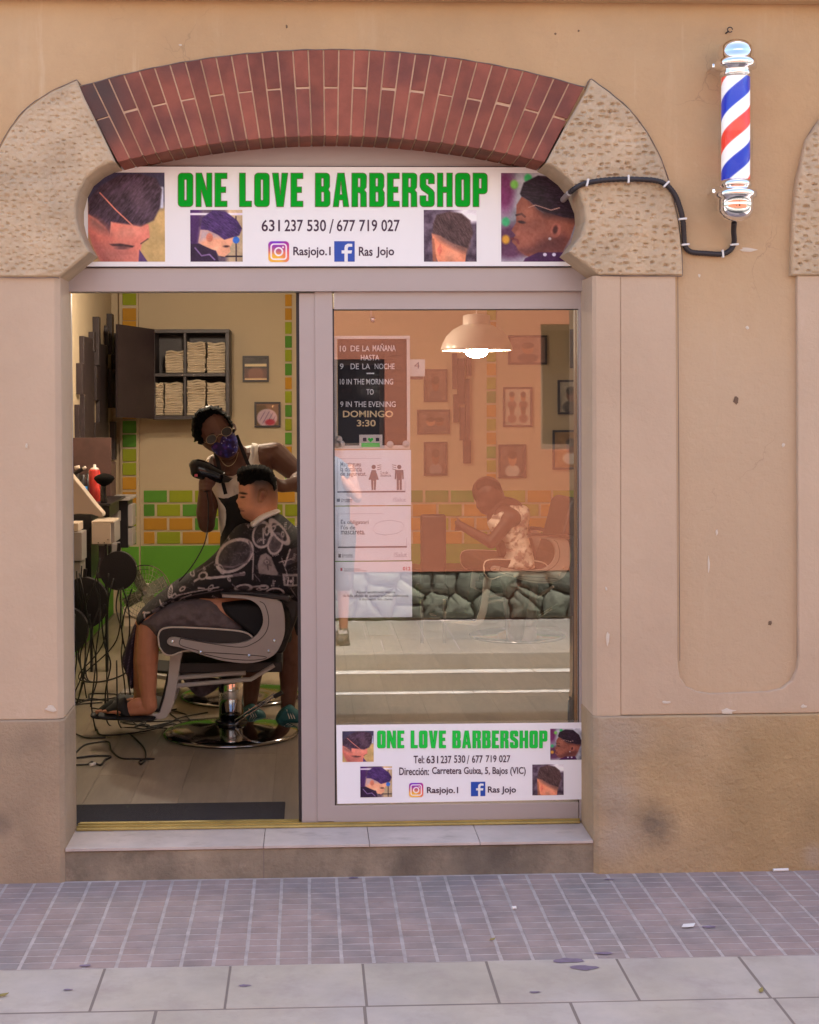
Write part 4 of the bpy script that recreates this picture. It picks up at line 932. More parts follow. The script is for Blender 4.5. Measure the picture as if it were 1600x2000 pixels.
# inner drum with painted helix bands
nz, na = 150, 72; v = []; cols = []; z0, z1 = zz(352), zz(152); Rr = 27.6*u
for j in range(nz+1):
    for i in range(na):
        an = 2*math.pi*i/na; z = z0+(z1-z0)*j/nz; v.append((cx+Rr*math.cos(an), cy+Rr*math.sin(an), cz+z))
f = [(j*na+i, j*na+(i+1)%na, (j+1)*na+(i+1)%na, (j+1)*na+i) for j in range(nz) for i in range(na)]
me = bpy.data.meshes.new('striped_drum'); me.from_pydata(v, [], f); me.update()
vv = np.array(v); an = np.arctan2(vv[:,1]-cy, vv[:,0]-cx); pyv = 250 - (vv[:,2]-cz)/u
# at the front centre (an=-90) band edges follow the photograph: blue 176-211?, red 233-262, blue 300-330
ph = pyv + (an+math.pi/2)/(2*math.pi)*136                       # rises to the right
per = 136.0; t = np.mod(ph - 182, per)/per
blue = cov(np.minimum(t, 1-t)-.138, .02); red = cov(np.abs(t-.495)-.13, .02)
M_ = np.zeros((len(v),3))+np.array([250,250,252.]); M_ = M_*(1-blue[:,None])+np.array([14,52,190.])*blue[:,None]; M_ = M_*(1-red[:,None])+np.array([235,60,45.])*red[:,None]
set_col(me, M_)
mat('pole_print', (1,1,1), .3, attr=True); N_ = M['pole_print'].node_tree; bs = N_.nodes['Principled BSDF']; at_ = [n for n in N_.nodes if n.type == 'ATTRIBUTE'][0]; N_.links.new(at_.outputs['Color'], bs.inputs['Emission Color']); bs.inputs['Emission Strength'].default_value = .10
link('striped_drum', me, M['pole_print'], bp_, smooth=True)
lat('glass_tube', [(31,352),(31,150)], M['clear_tube'])
for py in (137,378): 
    zc = P(1437,py,0).z
    MB().box(cx-.012,cx+.012,cy+.05,-.002,zc-.010,zc+.010).build('bracket', M['chrome'], bp_, bevel=.002)
    MB().box(cx-.084,cx-.072,cy+.03,cy+.05,zc-.010,zc+.006).build('bracket_wing', M['chrome'], bp_, bevel=.002)
    MB().tube([(cx-.078,cy+.05,zc-.003),(cx-.078,0.0,zc-.003)], .005, 8).build('bracket_bolt', M['chrome'], bp_)
hook = thing('wall_hook', 'small rusty screw eye in the wall above the barber pole', 'hook', tuple(P(1426,58,0)))
h = P(1426,58,-.02); MB().tube([(h.x+.010*math.cos(R(a)), h.y, h.z+.010*math.sin(R(a))) for a in range(0,340,20)], .0022, 6).build('eye', M['dark_gasket'], hook, smooth=True); MB().tube([(h.x-.006,h.y,h.z-.006),(h.x-.012,.004,h.z-.010)], .003, 6).build('shank', M['dark_gasket'], hook)
# conduit
YC = -.052
cp = [(1104,384,.10),(1118,372,-.02),(1140,359,-.045),(1180,352,-.05),(1227,350,-.05),(1275,352,-.05),(1300,360,-.05),(1318,380,-.045),(1328,405,-.04),(1334,430,-.035),(1336,460,-.02),(1338,480,-.016),(1350,492,-.014),(1380,495,-.013),(1410,496,-.013),(1427,488,-.015),(1434,472,-.02),(1433,452,-.05),(1434,436,-.085)]
cab = thing('power_conduit', 'black corrugated cable from the barber pole across the wall into the keyhole opening', 'cable', tuple(P(1338,480,-.02)))
pth = smooth_path([P(a,b_,y) for a,b_,y in cp], 16); rr_ = [.0105 + .0010*math.sin(i*2.1) for i in range(len(pth))]
MB().tube(pth, rr_, 10).build('conduit', M['conduit_black'], cab, smooth=True)
g0 = P(1111,378,.02); MB().tube([P(1100,390,.12), P(1112,377,.0)], .012, 12).build('cable_gland', M['silver_paint'], cab)
for (a,b_,ang) in ((1147,357,75),(1227,350,90),(1301,360,45),(1333,428,5),(1338,478,5),(1411,496,95),(1434,478,5)):
    y = {1147:-.047,1227:-.05,1301:-.05,1333:-.037,1338:-.016,1411:-.013,1434:-.019}[a]; c_ = P(a,b_,y); cc, ss = math.cos(R(ang)), math.sin(R(ang))
    clip_ = MB().obox((c_.x,c_.y-.004,c_.z), (.0155*cc,0,.0155*ss), (0,.0095,0), (-.0038*ss,0,.0038*cc)).build('cable_clip', M['butt_white'], cab, bevel=.0015)
# litter on the pavement
def litter(name, label, cat, px, py, L, r, m, ang):
    c_ = PZ(px,py,.008); d_ = Vector((math.cos(R(ang)), math.sin(R(ang)), 0))*L/2; o = MB().tube([c_-d_, c_+d_], r, 8).build(name, M[m]); return tag(o, label, cat)
litter('cigarette_end', 'white cigarette end lying at the foot of the right plinth', 'cigarette', 1525,1699,.062,.006,'butt_white',3)
litter('paper_scrap', 'tiny white scrap on the pavers in front of the sliding door', 'litter', 1004,1773,.016,.006,'butt_white',20)
def flatlit(label, px, py, w_, h_, m, name='fallen_leaf', cat='leaf', ang=20):
    c_ = PZ(px,py,.006); pts = [(-1,0,0),(-.4,.9,.004),(.5,.8,.002),(1,.1,.006),(.4,-.8,.001),(-.5,-.9,.003)]; ca, sa = math.cos(R(ang)), math.sin(R(ang))
    v = [(c_.x+(x*w_*ca-y*h_*sa), c_.y+(x*w_*sa+y*h_*ca), .0055+z) for x,y,z in pts]; b = MB(); b.add(v+[(a,q,z-.0012) for a,q,z in v], [(0,5,4,3,2,1),(6,7,8,9,10,11)]+[(i,(i+1)%6,(i+1)%6+6,i+6) for i in range(6)]); return tag(b.build(name, m), label, cat)
flatlit('small yellow leaf at the left edge of the pale slabs', 4,1944,.022,.008,M['leaf'])
flatlit('dry leaf on the joint of the pale slabs below the right plinth', 1487,1934,.017,.008,M['leaf'], ang=60)
flatlit('pale crumpled wrapper on the pavers right of the shop step', 1345,1808,.030,.016,M['butt_white'], 'wrapper', 'litter')
flatlit('tan leaf fragment on the pavers below the door sticker', 962,1835,.012,.006,M['leaf'])
# ================================================================== THE ROOM
ZF = S0 - .003; YW = 6.7; XW0, XW1 = -1.64, 2.75; ZCE = 3.0
floor = struct(MB().box(XW0-.1, XW1+.1, .318, YW+.1, -.25, ZF-.004).build('floor', M['slab_joint']))
bw = .2085; x = XW0+.02; i = 0
while x < XW1:
    y = .32 - random.uniform(0,.9)
    while y < YW:
        y2 = y+1.32; ya, yb = max(y,.32), min(y2,YW)
        if yb-ya > .05: MB().box(x+.0007, x+bw-.0007, ya+.0005, yb-.0005, ZF-.02, ZF+random.uniform(0,.0004)).build('floor_board', M['floor_wood'], floor)
        y = y2
    x += bw
lw_ = struct(MB().box(XW0-.1, XW0, WB+.01, YW, ZF-.1, ZCE).build('wall_left', M['room_cream']))
MB().box(XW0+.0005, XW0+.004, .35, YW-.05, ZF, P(260,1068,YW).z).build('green_dado', M['room_green'], lw_)
rw_ = struct(MB().box(XW1, XW1+.1, WB+.01, YW, ZF-.1, ZCE).build('wall_right', M['room_cream']))
wall = struct(MB().box(XW0-.1, XW1+.1, YW, YW+.1, ZF-.1, ZCE).build('wall_back', M['room_cream']))
struct(MB().box(XW0-.1, XW1+.1, WB+.02, YW+.1, ZCE, ZCE+.1).build('ceiling', M['ceiling_white']))
zg = P(300,1066,YW).z; zb = P(300,1195,YW).z
gx_, _, _, _ = rect(275,1000,300,1100,YW)
MB().box(gx_, XW1, YW-.006, YW-.001, ZF, zg).build('green_dado', M['room_green'], wall)
pier = MB().box(P(234,900,YW-.1).x, P(272,900,YW-.06).x, YW-.06, YW-.0005, ZF, ZCE).build('pier', M['room_cream'], wall)
MB().box(P(236,900,YW-.07).x, P(270,900,YW-.07).x, YW-.066, YW-.0605, ZF, zg).build('green_dado', M['room_green'], pier)
TC = {'l': 'tile_lime', 'g': 'tile_green', 'o': 'tile_orange'}
def tile(a, b_, c_, d_, k, Y=YW-.012): MB().pbox(a,b_,c_,d_,Y,.011).build('wall_tile', M[TC[k]], wall, bevel=.002, seg=1)
# pillar column of square tiles at the left
for py, k in zip([572,602,627,655,684,712,740,768,794,822,849,877,904,932,961], 'looglgogogglloo'):
    tile(239.5, py, 266, py+24, k, YW-.075)
for py, k in zip([985,1012,1039],'glg'): tile(252, py, 266, py+24, k, YW-.075)
for r_, (y0, rowo) in enumerate(((958,'lgologlgol'),(985,'glolgologl'),(1012,'loglgolgog'),(1039,'lologlglog'))):
    x = 281 if r_ % 2 == 0 else 257; xs_ = x
    n = 0
    while xs_ < 1150:
        a, b_ = max(xs_, 281), xs_+45
        if b_-a > 6:
            k = 'glologlolgoglolog'[(n*3+r_*5) % 17] if xs_ < 700 else 'oologolooglolooog'[(n*5+r_*3) % 17]
            tile(a, y0+.0, b_, y0+23, k)
        xs_ += 50; n += 1
def column(px, wd, seq, y0=575, y1=958):
    y = y0; n = 0
    while y < y1-20: tile(px, y, px+wd, y+23, seq[n % len(seq)]); y += 27; n += 1
column(557, 13, 'oolglgolglgolgg'); column(951, 18, 'lloglolgologlo')

# picture frames: glass, mount and print
def pic(label, box, Y, fn=None, fw=4, land=None, par=None, gl=True):
    t = thing('picture_frame', label, 'picture', tuple(P((box[0]+box[2])/2, box[3], Y)))
    a, b_, c_, d_ = box
    for q in ((a,b_,c_,b_+fw),(a,d_-fw,c_,d_),(a,b_+fw+.3,a+fw,d_-fw-.3),(c_-fw,b_+fw+.3,c_,d_-fw-.3)): MB().pbox(*q, Y-.025, .024).build('frame_bar', M['dark_wood'], t)
    if fn: print_panel('print', a+fw, b_+fw, c_-fw, d_-fw, Y-.008, fn, t, 36, 40)
    if gl: MB().pbox(a+fw-.5, b_+fw-.5, c_-fw+.5, d_-fw+.5, Y-.014, .002).build('picture_pane', M['picture_glass'], t)
    return t
def base(c): return lambda U, V: np.zeros(U.shape+(3,))+np.array(c, float)
def heads(bgc, hs):
    def fn(U, V):
        i = base(bgc)(U,V)+(fbm(U*5,V*5,4)[...,None]-.5)*50
        for (cx_, cy_, r_, hc, sk) in hs:
            i = blend(i, cov(sdell(U,V,cx_,cy_+r_*1.7,r_*1.3,r_*.9),.06), hc); i = blend(i, cov(sdell(U,V,cx_,cy_,r_*.75,r_),.04), sk); i = blend(i, cov(sdell(U,V,cx_,cy_-r_*.55,r_*.78,r_*.55),.05), (40,28,30))
        return i
    return fn
def f_lamp_glare(U, V):  # lamp reflections painted into the print as bright bands
    i = base((70,60,62))(U,V)+(fbm(U*3,V*3,2)[...,None]-.5)*60; i = blend(i, cov(sdell(U,V,.5,.75,.35,.35),.1), (120,90,80)); i = blend(i, cov(np.abs(V-.33)-.06,.03), (255,225,180)); return blend(i, cov(np.abs(V-.97)-.04,.03), (255,220,170))
def f_cap(U, V):
    i = base((120,95,70))(U,V); i = blend(i, cov(sdell(U,V,.48,.65,.46,.42),.06), (215,185,205)); i = blend(i, cov(np.abs(np.sin(U*16+V*9))-.25,.2)*cov(sdell(U,V,.5,.65,.36,.30),.1), (110,70,130)); return blend(i, cov(sdell(U,V,.62,.85,.22,.14),.08), (190,50,80))
pic('small square frame with two painted lamp reflections, right of the towel shelf', (474,695,525,746), YW, f_lamp_glare)
pic('small square frame with a pink and white round picture, below the striped one', (497,785,548,835), YW, f_cap)
sk1, sk2 = (120,75,60), (190,130,105)
pic('wide landscape frame beside the lamp shade', (993,655,1069,712), YW, heads((150,120,120), [(.5,.45,.22,(90,70,80),sk2)]))
pic('upright white framed sheet showing four heads in a grid', (983,756,1040,834), YW, heads((215,205,195), [(.27,.22,.13,(120,80,80),sk2),(.72,.22,.13,(120,80,80),sk2),(.27,.60,.13,(120,80,80),sk1),(.72,.60,.13,(120,80,80),sk1)]))
pic('portrait frame of a bearded face below the four head sheet', (974,868,1028,934), YW, heads((80,70,75), [(.5,.42,.24,(210,205,205),sk2)]))
pic('tall narrow frame at the top right behind the door glass', (1114,643,1150,719), YW-.02, heads((60,60,70), [(.5,.5,.3,(40,70,110),(120,110,90))]))
pic('frame of a dark haired head lying sideways, right behind the glass', (1090,742,1150,809), YW-.02, heads((190,180,170), [(.42,.42,.24,(60,50,50),sk1)]))
pic('frame with a person in white shirt before orange, lowest right behind the glass', (1080,840,1152,917), YW-.02, heads((150,105,50), [(.5,.4,.2,(215,215,225),sk1)]))
pic('faint upright frame left of the dark slats behind the glass', (828,721,874,785), YW, heads((110,90,90), [(.5,.45,.25,(90,80,90),sk1)]))
pic('faint wide frame in the middle of the left column behind the glass', (815,800,879,848), YW, heads((105,85,85), [(.4,.5,.2,(90,80,90),sk2),(.7,.5,.2,(90,80,90),sk1)]))
pic('faint upright frame at the foot of the left column behind the glass', (828,863,874,929), YW, heads((110,90,90), [(.5,.45,.25,(150,140,150),sk1)]))

# dark slat panels on the side wall and on the back wall
art = thing('slat_wall_panel', 'group of dark upright slats of uneven length on the side wall above the work stations', 'wall panel', (XW0, 5.6, 1.6))
def leftslat(px0, px1, py0, py1, th, m='dark_wood'):
    th *= .35; px1 = max(px0+1.2, px1-5)
    a, b_ = PX((px0),(py0+py1)/2, XW0+.02), PX(px1,(py0+py1)/2, XW0+.02); mid = (a.y+b_.y)/2; t_ = PX((px0+px1)/2, py0, XW0+.05); u_ = PX((px0+px1)/2, py1, XW0+.05)
    MB().box(XW0+.001, XW0+th, a.y, b_.y, u_.z, t_.z).build('slat', M[m], art, bevel=.003)
for a in ((161,186,657,890,.10),(154,163,708,770,.13),(151,158,790,890,.10),(178,187,646,685,.12),(186,195,616,712,.14),(184,196,713,782,.11),(192,214,671,890,.09),(181,196,826,890,.12),(208,213,633,672,.10),(213,222,610,690,.13),(214,226,720,797,.12),(208,214,830,870,.10),(219,227,824,900,.13),(222,229,648,730,.10)): leftslat(*a)
art2 = thing('slat_wall_panel', 'faint dark slats of uneven length seen through the door glass beside the tile column', 'wall panel', tuple(P(905,910,YW)))
for a in ((884,893,690,760),(894,908,700,790),(886,897,770,825),(909,918,740,870),(899,908,795,860),(905,920,860,905),(912,921,690,735)): MB().pbox(a[0],a[2],a[1],a[3], YW-.05, .049).build('slat', M['dark_wood'], art2)
bn = thing('added_bench', 'added low dark bench along the back wall, darkening the view through the lower door glass', 'bench', (P(960,1200,6.3).x, 6.3, ZF))  # invented bench, added to darken what shows behind the lower glass
a0, a1 = P(790,1150,6.2).x, P(1175,1150,6.2).x; zt_ = P(900,1112,6.2).z
MB().box(a0,a1,6.2,YW-.02,zt_-.07,zt_).build('seat', M['leather_black'], bn, bevel=.01); MB().box(a0+.01,a1-.01,6.23,YW-.03,ZF+.001,zt_-.071).build('bench_front', M['dark_wood'], bn)

# towel shelf with its open door
YSH = 6.30
sh = thing('towel_shelf', 'black open wall shelf with four compartments for towels and one open door', 'shelf', tuple(P(373,818,YSH)))
def shp(n, a, b_, c_, d_, y, dep, m='dark_wood'): MB().pbox(a,b_,c_,d_,y,dep).build(n, M[m], sh, bevel=.001)
D_ = YW-.002-YSH
shp('top_board',299,643,448,650,YSH,D_); shp('bottom_board',299,812,448,819,YSH,D_); shp('side_board',441,650.5,448,811.5,YSH,D_); shp('side_board',299,650.5,303,811.5,YSH,D_)
shp('shelf_board',303.5,729,440.5,735,YSH+.01,D_-.02); shp('divider',359,650.5,364,728.5,YSH+.01,D_-.02); shp('divider',359,735.5,364,811.5,YSH+.01,D_-.02); shp('back_board',303.5,650.5,440.5,811.5,YW-.03,.02)
h0, h1 = P(300,643,YSH), P(300,818,YSH); e0, e1 = P(228,633,5.78), P(228,815,5.78)
dd = (e0-h0); nn = Vector((-dd.y, dd.x, 0)).normalized()*.009; b = MB(); v = []
for s_ in (1,-1): v += [h0+nn*s_, Vector((e0.x,e0.y,e0.z))+nn*s_, Vector((e1.x,e1.y,e1.z))+nn*s_, h1+nn*s_]
b.add(v, [(0,1,2,3),(7,6,5,4),(0,4,5,1),(1,5,6,2),(2,6,7,3),(3,7,4,0)]).build('shelf_door', M['dark_wood'], sh)
def towels(label, x0_, x1_, ytop, ybot):
    b = MB(); n = max(4, int((ybot-ytop)/4.6)); hh = (ybot-ytop)/n
    for i in range(n):
        j0, j1 = random.uniform(-1.1,1.1), random.uniform(-1.1,1.1); p = rect(x0_+j0, ybot-(i+1)*hh, x1_+j1, ybot-i*hh-.3, YSH+.03); hz = (p[3]-p[2])
        prof = [(YSH+.03+random.uniform(0,.008)+hz*.5*(1-math.sin(math.pi*k/5)), p[2]+hz*k/5) for k in range(6)]
        m_ = 6; v = []; f = []
        for q in range(m_+1):
            xx = p[0]+(p[1]-p[0])*q/m_; sag = .006*math.sin(i*.7+q*1.3)*(i/n)
            v += [(xx, yy, z_+sag) for yy, z_ in prof]+[(xx, YSH+.26, z_+sag) for yy, z_ in reversed(prof)]
        k_ = 12
        for q in range(m_):
            for r_ in range(k_): f.append((q*k_+r_, (q+1)*k_+r_, (q+1)*k_+(r_+1)%k_, q*k_+(r_+1)%k_))
        f += [tuple(range(k_)), tuple(m_*k_+r_ for r_ in reversed(range(k_)))]
        b.add(v, f)
    tag(b.build('towel_stack', M['towel'], smooth=False), label, 'towels', 'folded towels on the wall shelf')
towels('short stack of folded towels in the upper left compartment', 323,358,685,728.5)
towels('tall towel stack in the upper right compartment, beside the divider', 366,401,668,728.5)
towels('towel stack in the upper right compartment, against the side board', 405,440,669,728.5)
towels('narrow towel stack at the far left of the lower shelf', 304,319,748,811.5)
towels('wider towel stack in the lower left compartment', 322,357,747,811.5)
towels('towel stack in the lower right compartment, beside the divider', 366,401,742,811.5)
towels('towel stack in the lower right compartment, partly behind the barber\'s head', 405,440,747,811.5)

# ---- lamps that are lit
YLA = 3.4
def pendant(label, c_, on, sc_=1.0):
    t = thing('pendant_lamp', label, 'lamp', (c_.x, c_.y, c_.z))
    MB().lathe([(.215,0),(.222,.002),(.222,.010),(.212,.04),(.19,.085),(.15,.125),(.105,.15),(.085,.158),(.084,.16),(.082,.215),(.06,.222),(.012,.224),(.0,.224)][:-1]+[(.005,.224)], (c_.x,c_.y,c_.z), 48, close=False).build('lamp_shade', M['shade_white'], t, smooth=True).modifiers.new('s','SOLIDIFY').thickness = -.003
    MB().lathe([(.075,-.004),(.074,-.020),(.060,-.042),(.035,-.056),(.002,-.060)], (c_.x,c_.y,c_.z+.012), 32, close=False).lathe([(.075,-.004),(.06,.04),(.02,.08),(.002,.08)], (c_.x,c_.y,c_.z+.012), 32, close=False).build('bulb', M['bulb_glow' if on else 'bulb_lit'], t, smooth=True)
    MB().tube([(c_.x,c_.y,c_.z+.22),(c_.x,c_.y,ZCE)], .004, 6).build('cord', M['white_plastic'], t)
    if not on: return t
    l = bpy.data.lights.new('bulb_light', 'POINT'); l.energy = LAMP_W*sc_; l.color = (1.0,.83,.62); l.shadow_soft_size = .035
    lo = bpy.data.objects.new('bulb_light', l); C.objects.link(lo); lo.location = (0,0,-.085); lo.parent = t
    return t
LAMP_W = 19
mat('lens_dark', (.03,.022,.02), .15); mat('shade_white', (.72,.66,.60), .3, coat=.3); mat('bulb_lit', (1,1,1), .3, emis=(1.0,.84,.64), es=75); mat('bulb_glow', (1,1,1), .3, emis=(1.0,.93,.84), es=4)
lp = P(931,684,YLA); lp.z -= 0
pendant('white dome pendant lamp with its round bulb lit, seen through the door glass', lp, False)
pendant('unseen white dome pendant lamp added over the barber chair, above the door header', Vector((-.55, 3.2, 2.75)), True)  # extra unseen lamp, added to brighten the room
pendant('unseen white dome pendant lamp added over the left work stations, above the door header', Vector((-.75, 4.0, 2.76)), True)  # another added lamp out of view, brightens the left side

# ================================================================== BARBER CHAIR
YCH = 1.92; NEAR = YCH-.30
def cp_(pts, o=(130,900), s_=.29375): return [(o[0]+a*s_, o[1]+b_*s_) for a, b_ in pts]
ctr = PZ(452,1433,ZF)
def build_chair():
    t = thing('barber_chair', 'black padded barber chair with grey side arms and chrome base, holding the caped customer', 'chair', (ctr.x, ctr.y, ZF), 'barber chairs')
    cx, cy = ctr.x, ctr.y
    arm = smooth_path([(a,b_,0) for a,b_ in cp_([(1035,887),(1180,892),(1400,922),(1442,990),(1452,1080),(1448,1160),(1415,1245),(1375,1295),(1300,1330),(1200,1346),(1050,1332),(900,1290),(760,1243),(690,1228),(668,1205),(680,1182),(720,1174),(860,1200),(1000,1217),(1120,1215),(1200,1200),(1262,1160),(1300,1100),(1306,1040),(1285,975),(1240,935),(1180,918),(1034,908)])], 3)
    apx = [(p.x,p.y) for p in arm]
    for s_ in (0,1):
        Y = NEAR if s_ == 0 else 2*cy-NEAR-.03
        q = [P(a,b_,NEAR) for a,b_ in apx]; poly = [(p.x,p.z) for p in q]
        pn = MB().prism([poly], Y, Y+.03).build('side_arm', M['silver_paint'], t, bevel=.004)
        MB_ = MB()
        def gl(pts):
            g = [P(a,b_,NEAR) for a,b_ in cp_(pts)]; return [Vector((p.x, Y-.0015 if s_ == 0 else Y+.0315, p.z)) for p in g]
        for pts in ([(760,1180),(1120,1238),(1240,1215),(1320,1150),(1345,1060),(1320,960),(1285,935)], [(760,1180),(758,1225),(880,1262)], [(875,1270),(1310,1300),(1250,1325),(1060,1315),(880,1275)]): MB_.tube(smooth_path(gl(pts),5), .0018, 5)
        MB_.build('groove', M['dark_gasket'], pn)
        for (a,b_) in ((703,1202),(890,1273),(1213,1297),(1345,1266),(1383,1197)):
            c_ = gl([(a,b_)])[0]; MB().lathe([(.008,-.001),(.008,.002),(.004,.004)], (c_.x,c_.y,c_.z), 12, 'Y').build('screw', M['chrome'], pn)
        pad = [P(a,b_,NEAR) for a,b_ in cp_([(1020,872),(1200,870),(1480,895),(1492,915),(1478,935),(1440,925),(1180,889),(1028,886)])]
        MB().prism([[(p.x,p.z) for p in pad]], Y-.02, Y+.06).build('arm_pad', M['leather_black'], t, bevel=.01, seg=3)
    # seat cushion with piping
    seat = smooth_path([(a,b_,0) for a,b_ in cp_([(610,1170),(625,1130),(665,1112),(750,1108),(1000,1120),(1180,1140),(1245,1190),(1230,1240),(1000,1270),(800,1262),(700,1292),(650,1280),(618,1235)])], 4)
    sp = [P(p.x,p.y,NEAR+.035) for p in seat]; Yn, Yf = NEAR+.034, 2*cy-NEAR-.034
    st = MB().prism([[(p.x,p.z) for p in sp]], Yn, Yf).build('seat', M['leather_black'], t, bevel=.02, seg=4)
    for Y in (Yn+.004, Yf-.004):
        MB().tube([Vector((p.x, Y, p.z)) for p in sp]+[Vector((sp[0].x,Y,sp[0].z))], .0055, 7).build('piping', M['piping'], st, smooth=True)
    bk = [P(a,b_,cy) for a,b_ in ((520,1262),(556,1262),(583,1190),(600,1100),(606,1050),(590,1046),(575,1060),(560,1120),(536,1200),(512,1240))]
    MB().prism([[(p.x,p.z) for p in bk]], cy-.24, cy+.24).build('backrest', M['leather_black'], t, bevel=.03, seg=4)
    MB().box(P(340,0,cy).x, P(545,0,cy).x, cy-.17, cy+.17, P(0,1308,cy).z, P(0,1288,cy).z).build('seat_frame', M['leather_black'], t, bevel=.006)
    # footrest
    fo = cp_([(686,228),(735,236),(762,272),(745,335),(722,480),(700,620),(672,690),(640,732),(598,742),(420,722),(250,702),(245,680),(420,690),(580,704),(600,690),(630,600),(655,480),(668,330)], (130,1200))
    fb = [P(a,b_,NEAR+.05) for a,b_ in fo]
    for Y in (cy-.19, cy+.165): MB().prism([[(p.x,p.z) for p in fb]], Y, Y+.025).build('footrest_arm', M['footrest_metal'], t, bevel=.004)
    ft = [P(a,b_,NEAR+.05) for a,b_ in cp_([(255,672),(600,700),(640,600),(668,430),(648,428),(622,560),(590,672),(258,658)], (130,1200))]
    MB().prism([[(p.x,p.z) for p in ft]], cy-.165, cy+.165).build('footrest', M['rubber_black'], t, bevel=.004)
    for pts in ([(740,384),(1060,358),(1200,350)], [(735,436),(1000,412),(1235,392),(1385,300)]):
        q = [P(a,b_,cy) for a,b_ in cp_(pts,(130,1200))]
        for Y in (cy-.17, cy+.17): MB().tube([Vector((p.x,Y,p.z)) for p in q], .012, 8).build('linkage_bar', M['footrest_metal'], t)
    z1 = P(452,1322,cy).z
    MB().lathe([(.066,.07),(.066,.34),(.052,.35),(.052,.40),(.036,.405),(.036,z1-ZF)], (cx,cy,ZF), 40).build('column', M['chrome'], t, smooth=True)
    MB().lathe([(.085,.045),(.085,.075),(.067,.079)], (cx,cy,ZF), 40).build('collar', M['gloss_black'], t, smooth=True)
    MB().lathe([(.355,.002),(.362,.006),(.362,.013),(.345,.020),(.30,.030),(.20,.040),(.11,.052),(.07,.062)], (cx,cy,ZF), 72).build('base', M['dark_chrome'], t, smooth=True)
    a, b_ = P(459,1414,cy-.075), P(540,1358,cy-.14)
    MB().tube([a,b_], .0055, 8).tube([a+Vector((0,0,.02)), b_+Vector((-.01,0,.01))], .003, 6).build('lever', M['chrome'], t); MB().tube([P(536,1361,cy-.14), P(552,1352,cy-.15)], .012, 10).build('lever_grip', M['rubber_black'], t)
    return t
chair = build_chair()
ch2 = copytree(chair, (0,0,0)); ch2.location = (P(470,1365,2.98).x, 3.02, ZF); ch2.rotation_euler = (0,0,R(-10)); ch2['label'] = 'second barber chair standing empty behind the barber, mostly hidden'
ch3 = copytree(chair, (0,0,0)); ch3.location = (P(1010,1330,5.2).x, 5.2, ZF); ch3.rotation_euler = (0,0,R(8)); ch3['label'] = 'third barber chair far inside, before the man in the patterned shirt'

# ================================================================== PEOPLE
def person(label, loc): 
    return thing('person', label, 'person', loc)
def build_head(prof, Yc, hw, nose, zpx_to=lambda a,b_: P(a,b_,1.92)):
    """prof: rows (py, front px, back px, halfwidth factor); nose: rows py->(extra px). faces left"""
    v = []; f = []; n = 110
    for py, fx, bx, wf in prof:
        ex = 0
        for (ny, amp, sg) in nose: ex += amp*math.exp(-((py-ny)/sg)**2)
        a_, b_ = zpx_to(fx, py), zpx_to(bx, py); cx_ = a_.x*.45+b_.x*.55; e_ = ex*7.82/F
        for k in range(n):
            an = 2*math.pi*k/n; cs, sn = math.cos(an), math.sin(an); rx = (cx_-a_.x) if cs < 0 else (b_.x-cx_)
            yy = hw*wf*math.copysign(abs(sn)**.85, sn); xx = cx_+rx*math.copysign(abs(cs)**.9, cs)
            if cs < 0: xx -= e_*math.exp(-(yy/.018)**2)
            v.append((xx, Yc+yy, a_.z))
    m_ = len(prof)
    for i in range(m_-1):
        for k in range(n): f.append((i*n+k, (i+1)*n+k, (i+1)*n+(k+1)%n, i*n+(k+1)%n))
    f += [tuple(range(n-1,-1,-1)), tuple((m_-1)*n+k for k in range(n))]
    return v, f

# ---- the customer
YP = 1.92
cust = person('customer with faded hair seated in profile under a black printed cape, in black slides', (P(500,1200,YP).x, YP, ZF))
prof = [(917,496,520,.30),(921,480,530,.62),(928,471,536,.86),(938,467,540,.98),(950,466,542,1.0),(960,467,542.5,1.0),(967,467,543,1.0),(973,470,543,1.0),(979,471,543,.99),(985,471,542.5,.97),(991,468.5,542,.94),(995,469,541.5,.92),(998,471,541.5,.90),(1002,470,542,.87),(1007,473,542,.84),(1012,476,542,.78),(1017,484,542.5,.70),(1022,494,543,.64),(1030,500,545,.62),(1040,500,548,.62)]
v, f = build_head(prof, YP, .086, [(981,10.5,5.5),(973,4,6),(992,2.5,2.2),(999.5,2.2,2.0),(1010,2.0,3)])
mb = MB().add(v, f)
